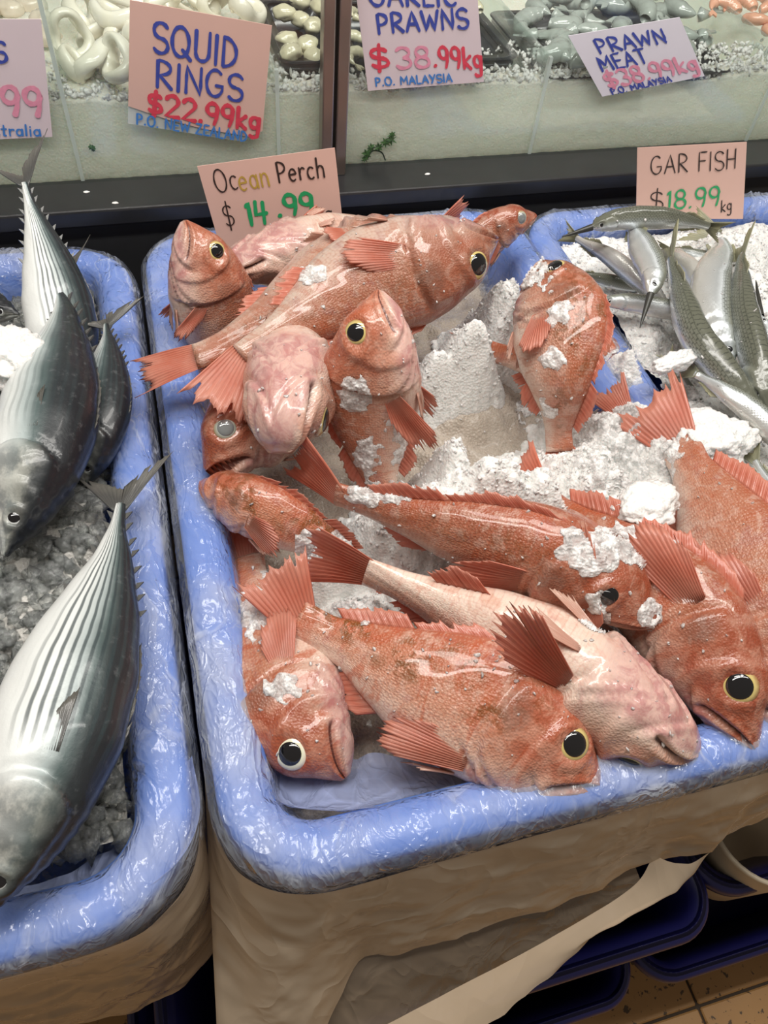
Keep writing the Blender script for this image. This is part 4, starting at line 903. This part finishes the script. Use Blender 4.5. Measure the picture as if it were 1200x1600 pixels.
for px, py in ((845, 15), (880, 35), (870, 60), (920, 15), (960, 5), (1000, 15), (1040, 25), (1060, 50), (1075, 85), (1040, 75), (900, 85), (880, 100), (930, 60), (980, 45), (1020, 50), (1085, 60), (830, 30), (870, -10), (940, -15), (1010, -12), (1065, 10), (1060, 100), (890, 5), (910, 105)):
    prawn('grey translucent peeled prawn in the prawn meat tray', 'raw prawn meat in its tray', (lambda q: np.array([q[0], max(q[1], YG + .055), q[2]]))(at(px, py, .134 + .006 + .007 * (k % 3))), .10, MAT['prawn'], k * 1.9, .35 * math.sin(k), k, bend=2.7); k += 1
for px, py in ((1180, 30), (1195, 8), (1165, 5), (1205, 50), (1150, -10), (1185, -15), (1140, 10), (1225, 30), (1120, -18)):
    prawn('orange pink cooked prawn at the right end of display', 'cooked prawns right of the last divider', at(px, py, ZT + .008 + .008 * (k % 2)), .07, MAT['prawn_pink'], k * 1.6, .3, k, name='cooked_prawn'); k += 1
for px, py in ((15, 12), (50, 8), (68, 30), (35, -5), (70, 55), (5, -10), (60, -15), (-15, 10)):
    blob('seafood_piece', 'pale beige seafood piece on ice at far left behind glass', 'seafood', 'pale seafood at the far left', at(px, py, ZT + .003), .022, .016, .012, MAT['prawn_pale'], k * 1.3, k * .8); k += 1
P = []
for _ in range(4200):
    x = rng.uniform(-.42, 1.5); y = YG + .012 + .09 * rng.uniform() ** 2; P.append((x, y, bank_z(x, y) + rng.uniform(-.002, .004)))
chips('ice_grains', 'sparkling ice grains along the crest of the display ice', P, rng.uniform(.0022, .0055, len(P)), MAT['ice_chip'])
# parsley sprigs
def parsley(label, stem_px, leaves, y):
    r = tag(empty('parsley_sprig', on_y(*stem_px[0], y)), label, 'parsley')
    C, L = cat_rom(np.array([on_y(a, b, y) for a, b in stem_px]), 16); V = []
    for c in C: V += [c + np.array([math.cos(a), 0, math.sin(a)]) * .0011 for a in np.linspace(0, 2 * math.pi, 6, endpoint=False)]
    mesh('stem', V, grid_faces(16, 6, True), MAT['parsley'], r)
    for px, py, sz in leaves:
        c = on_y(px, py, y); V = [c + np.array([0, -.002, 0])]; nl = 14; a0 = rng.uniform(0, 6)
        for i in range(nl): rr = sz * (1 if i % 2 else .5) * rng.uniform(.7, 1.1); V.append(c + np.array([math.cos(a0 + i / nl * 6.283) * rr, rng.uniform(-.003, .001), math.sin(a0 + i / nl * 6.283) * rr]))
        mesh('leaf', V, [(0, 1 + i, 1 + (i + 1) % nl) for i in range(nl)], MAT['parsley'], r, smooth=False, solid=.0006)
parsley('curly green parsley sprig lying at the foot of display ice', [(602, 250), (596, 238), (582, 236), (574, 248)], [(573, 240, .009), (580, 230, .008), (592, 229, .008), (602, 222, .008), (611, 218, .009), (612, 210, .007), (570, 248, .006)], YG + .0055)
parsley('tiny torn parsley leaf on the ice below the squid rings', [(146, 236), (145, 231), (144, 229)], [(145, 231, .005), (141, 229, .004)], YG + .0055)
for px, py, lab in ((135, 300, 'white crumb on the black ledge left of the cards'), (180, 317, 'white sliver on the front edge of the black ledge'), (668, 272, 'white crumb on the black ledge behind the perch head')):
    blob('ledge_crumb', lab, 'crumb', None, at(px, py, ZL + .001), .004, .0022, .0014, MAT['crumb'], px * .1)
# ------------------------------------------------------------------ hand-lettered price cards
def arc(cx, cy, rx, ry, a0, a1, n=12): return [(cx + rx * math.cos(math.radians(a0 + (a1 - a0) * k / n)), cy + ry * math.sin(math.radians(a0 + (a1 - a0) * k / n))) for k in range(n + 1)]
O_ = arc(.32, .5, .32, .5, 100, 462, 20)
GL = {
 'S': (.55, [arc(.29, .74, .26, .25, 30, 270, 10) + arc(.29, .24, .27, .25, 90, -150, 10)]), 'Q': (.7, [O_, [(.4, .25), (.72, -.06)]]), 'U': (.6, [[(.04, 1), (.04, .35)] + arc(.3, .3, .26, .3, 180, 360, 10) + [(.56, 1)]]),
 'I': (.15, [[(.07, 1), (.07, 0)]]), 'D': (.58, [[(.05, 1), (.05, 0)] + arc(.05, .5, .5, .5, -90, 90, 12)]), 'R': (.56, [[(.05, 0), (.05, 1)] + arc(.1, .74, .4, .26, 90, -90, 9) + [(.55, 0)]]),
 'N': (.6, [[(.04, 0), (.04, 1), (.56, 0), (.56, 1)]]), 'G': (.64, [arc(.32, .5, .31, .5, 50, 330, 16) + [(.60, .42), (.36, .42)]]), 'P': (.52, [[(.05, 0), (.05, 1)] + arc(.1, .72, .38, .28, 90, -90, 9)]),
 'O': (.66, [O_]), 'E': (.5, [[(.48, 1), (.05, 1), (.05, 0), (.5, 0)], [(.05, .52), (.42, .52)]]), 'W': (.8, [[(0, 1), (.2, 0), (.4, .8), (.6, 0), (.8, 1)]]), 'Z': (.55, [[(.03, 1), (.52, 1), (.02, 0), (.55, 0)]]),
 'A': (.6, [[(0, 0), (.3, 1), (.6, 0)], [(.12, .36), (.48, .36)]]), 'L': (.45, [[(.05, 1), (.05, 0), (.45, 0)]]), 'C': (.58, [arc(.32, .5, .3, .5, 50, 310, 14)]), 'M': (.75, [[(.03, 0), (.08, 1), (.37, .3), (.66, 1), (.72, 0)]]),
 'Y': (.55, [[(0, 1), (.28, .5)], [(.56, 1), (.2, -.02)]]), 'T': (.58, [[(0, 1), (.58, 1)], [(.29, 1), (.29, 0)]]), 'F': (.48, [[(.48, 1), (.05, 1), (.05, 0)], [(.05, .54), (.4, .54)]]), 'H': (.56, [[(.04, 1), (.04, 0)], [(.52, 1), (.52, 0)], [(.04, .5), (.52, .5)]]), 'X': (.5, [[(0, 0), (.5, 1)], [(0, 1), (.5, 0)]]),
 '$': (.55, [arc(.28, .70, .25, .2, 30, 270, 10) + arc(.28, .30, .26, .2, 90, -150, 10), [(.30, 1.08), (.24, -.1)]]), '2': (.55, [arc(.27, .72, .25, .27, 160, -30, 10) + [(.02, .02), (.56, .0)]]), '9': (.5, [arc(.25, .70, .23, .28, 20, 380, 14) + [(.44, .3), (.36, 0)]]),
 '3': (.5, [arc(.22, .76, .24, .24, 150, -90, 10) + arc(.22, .26, .27, .26, 90, -150, 10)]), '8': (.5, [arc(.25, .75, .21, .24, -90, 270, 14) + arc(.25, .26, .25, .26, 90, -270, 14)]), '1': (.18, [[(.0, .82), (.12, 1), (.08, 0)]]), '4': (.55, [[(.1, 1), (.03, .42), (.52, .46)], [(.42, .95), (.34, 0)]]),
 '.': (.14, [[(.04, .02), (.09, .06)]]), 'k': (.42, [[(.05, 1), (.05, 0)], [(.4, .62), (.07, .3), (.42, 0)]]), 'g': (.44, [arc(.22, .36, .19, .26, 30, 390, 12), [(.41, .6), (.40, -.2)] + arc(.22, -.22, .18, .16, 0, -150, 8)]),
 'c': (.42, [arc(.24, .3, .21, .3, 50, 310, 10)]), 'e': (.44, [[(.04, .32), (.40, .34)] + arc(.22, .3, .2, .3, 10, 310, 12)]), 'a': (.46, [arc(.22, .3, .19, .29, 20, 380, 12), [(.42, .6), (.44, .0)]]), 'n': (.45, [[(.04, .6), (.05, 0)], [(.05, .35)] + arc(.23, .36, .17, .24, 170, 0, 8) + [(.42, 0)]]),
 'r': (.34, [[(.04, .6), (.06, 0)], [(.06, .34)] + arc(.24, .34, .17, .24, 180, 50, 6)]), 'h': (.46, [[(.05, 1), (.05, 0)], [(.05, .34)] + arc(.24, .36, .18, .24, 170, 0, 8) + [(.43, 0)]]), 's': (.38, [arc(.2, .45, .16, .15, 30, 270, 8) + arc(.2, .15, .17, .15, 90, -150, 8)]),
 't': (.36, [[(.17, .95), (.17, .0), (.3, .02)], [(.0, .62), (.34, .62)]]), 'l': (.14, [[(.07, 1), (.07, 0)]]), 'i': (.14, [[(.07, .6), (.07, 0)], [(.06, .84), (.08, .87)]]), 'u': (.44, [[(.04, .6), (.04, .25)] + arc(.22, .22, .18, .22, 180, 340, 7), [(.41, .6), (.42, 0)]]), ' ': (.3, []),
}
def plane_hit(px, py, p0, n): d = ray(px, py); return CAM + d * (n @ (p0 - CAM)) / (n @ d)
def card(label, corners, y0, z0, lean, mat, lines, sleeve=None, cut=None, thick=.0009, yaw=0.):
    n = np.array([math.sin(yaw) * math.cos(lean), -math.cos(yaw) * math.cos(lean), math.sin(lean)]); p0 = np.array([on_y(*corners[3], y0)[0], y0, z0])
    Cn = np.array([plane_hit(*c, p0, n) for c in corners]); uvp = lambda u, v: (Cn[0] * (1 - u) + Cn[1] * u) * (1 - v) + (Cn[3] * (1 - u) + Cn[2] * u) * v
    r = tag(empty('price_card', (Cn[2] + Cn[3]) / 2), label, 'sign', 'hand-lettered price cards')
    def slab(name, P, m, off, th):
        P = np.array(P); k = len(P); V = np.vstack([P + n * off, P + n * (off - th)])
        F = [list(range(k))[::-1], [k + i for i in range(k)]] + [[i, (i + 1) % k, k + (i + 1) % k, k + i] for i in range(k)]
        o = mesh(name, V, F, m, r, smooth=False)
    slab('paper', [uvp(*c) for c in (cut or ((0, 0), (1, 0), (1, 1), (0, 1)))], MAT[mat], 0, thick)
    if sleeve: slab('plastic_sleeve', [uvp(*c) for c in sleeve], MAT['sleeve'], -.0012, .0008)
    H = np.linalg.norm(Cn[3] - Cn[0]); Wd = np.linalg.norm(Cn[1] - Cn[0])
    for text, ink, u0, v0, u1, v1, h, wt in lines:             # baseline from (u0,v0) to (u1,v1), cap height h (share of card height)
        V, F = [], []; lay = 0; tot = sum(GL[c][0] + .16 for c in text) - .16; x = 0.
        for c in text:
            gw, strokes = GL[c]; jx = rng.uniform(-.03, .03)
            for st in strokes:
                P = []
                for q_, (a, b) in enumerate(st):
                    f_ = (x + a) / tot; p = uvp(u0 + (u1 - u0) * f_, v0 + (v1 - v0) * f_ - (b + jx) * h); P.append(p + n * (.0006 + .00005 * lay + .000012 * q_))
                P = np.array(P); lay += 1
                if len(P) > 2 and len(P) < 7: P = np.vstack([P[i] + (P[i + 1] - P[i]) * t for i in range(len(P) - 1) for t in (0, .33, .66)] + [P[-1:]])
                T = unit(np.gradient(P, axis=0)); B = np.cross(n, T) * wt * .5; k0 = len(V); m_ = len(P)
                e0, e1 = P[0] - T[0] * wt * .4, P[-1] + T[-1] * wt * .4
                V += [e0 + B[0] * .5, e0 - B[0] * .5]
                for i in range(m_): ww = 1 + .18 * math.sin(i * 1.7 + x * 9); V += [P[i] + B[i] * ww, P[i] - B[i] * ww]
                V += [e1 + B[-1] * .5, e1 - B[-1] * .5]
                F += [(k0 + 2 * i, k0 + 2 * i + 1, k0 + 2 * i + 3, k0 + 2 * i + 2) for i in range(m_ + 1)]
            x += gw + .16
        mesh('lettering', V, F, MAT[ink], r, smooth=False)
    return r
ys = YG - .003
card('pink squid rings price card on the display glass', [(203, 0), (425, 40), (409, 216), (200, 190)], ys, .1, 0, 'card', [
    ('SQUID', 'ink_blue', .16, .37, .76, .40, .24, .0042), ('RINGS', 'ink_blue', .19, .66, .82, .68, .23, .0040), ('$22.99kg', 'ink_red', .14, .90, .97, .93, .19, .0052), ('P.O. NEW ZEALAND', 'ink_light_blue', .06, 1.01, .88, 1.05, .095, .0024)],
    sleeve=((0, .85), (1, .85), (.995, .92), (.86, 1.06), (0, 1.02)), cut=((0, 0), (1, 0), (1, .93), (.9, 1.0), (.55, .98), (.3, .94), (0, .86)))
card('pale lilac garlic prawns price card right of steel post', [(552, -45), (742, -62), (756, 128), (575, 142)], ys, .1, 0, 'card_lilac', [
    ('GARLIC', 'ink_blue', .10, .27, .82, .33, .17, .0038), ('PRAWNS', 'ink_blue', .14, .50, .90, .52, .16, .0038), ('$', 'ink_red', .05, .81, .20, .82, .20, .0046), ('38', 'ink_pink', .27, .82, .54, .83, .18, .0042), ('.99kg', 'ink_red', .58, .82, .99, .88, .18, .0044), ('P.O. MALAYSIA', 'ink_light_blue', .07, .96, .72, .97, .075, .0022)])
card('tilted white prawn meat price card by the grey prawns', [(888, 56), (1062, 27), (1101, 119), (941, 151)], ys, .1, math.radians(0), 'card_white', [
    ('PRAWN', 'ink_blue', .18, .33, .80, .34, .22, .0030), ('MEAT', 'ink_blue', .12, .60, .56, .60, .23, .0030), ('$38.99kg', 'ink_pink', .10, .88, .97, .86, .26, .0042), ('P.O. MALAYSIA', 'ink_blue', .10, 1.0, .68, .97, .10, .0020)])
card('pinkish grey price card cut off by the left frame edge', [(-120, 30), (64, 30), (82, 214), (-105, 222)], ys, .1, 0, 'card_lilac', [
    ('PERCHS', 'ink_blue', .0, .33, .67, .33, .16, .0036), ('$19.99', 'ink_pink', .02, .75, .93, .80, .25, .0060), ('Australia', 'ink_light_blue', .34, .96, .90, .98, .10, .0022)])
card('pink ocean perch price card standing behind the red fish', [(308, 260), (523, 231), (536, 352), (345, 390)], .915, .05, math.radians(6), 'card', [
    ('Oc', 'ink_black', .09, .31, .25, .32, .26, .0019), ('ean', 'ink_gold', .26, .33, .48, .34, .26, .0022), ('Perch', 'ink_black', .55, .31, .90, .33, .24, .0024), ('$', 'ink_black', .09, .76, .16, .76, .30, .0017), ('14', 'ink_green', .27, .76, .42, .78, .28, .0050), ('.99', 'ink_green', .50, .72, .78, .76, .26, .0052), ('kg', 'ink_black', .80, .84, .92, .86, .14, .0020)])
card('pink garfish price card standing at the back of garfish ice', [(996, 231), (1167, 222), (1161, 342), (994, 342)], .878, .05, math.radians(6), 'card', [
    ('GAR FISH', 'ink_black', .12, .36, .90, .32, .24, .0019), ('$', 'ink_black', .12, .88, .24, .88, .30, .0019), ('18.99', 'ink_green', .28, .86, .76, .80, .26, .0034), ('kg', 'ink_black', .78, .90, .88, .88, .16, .0018)])
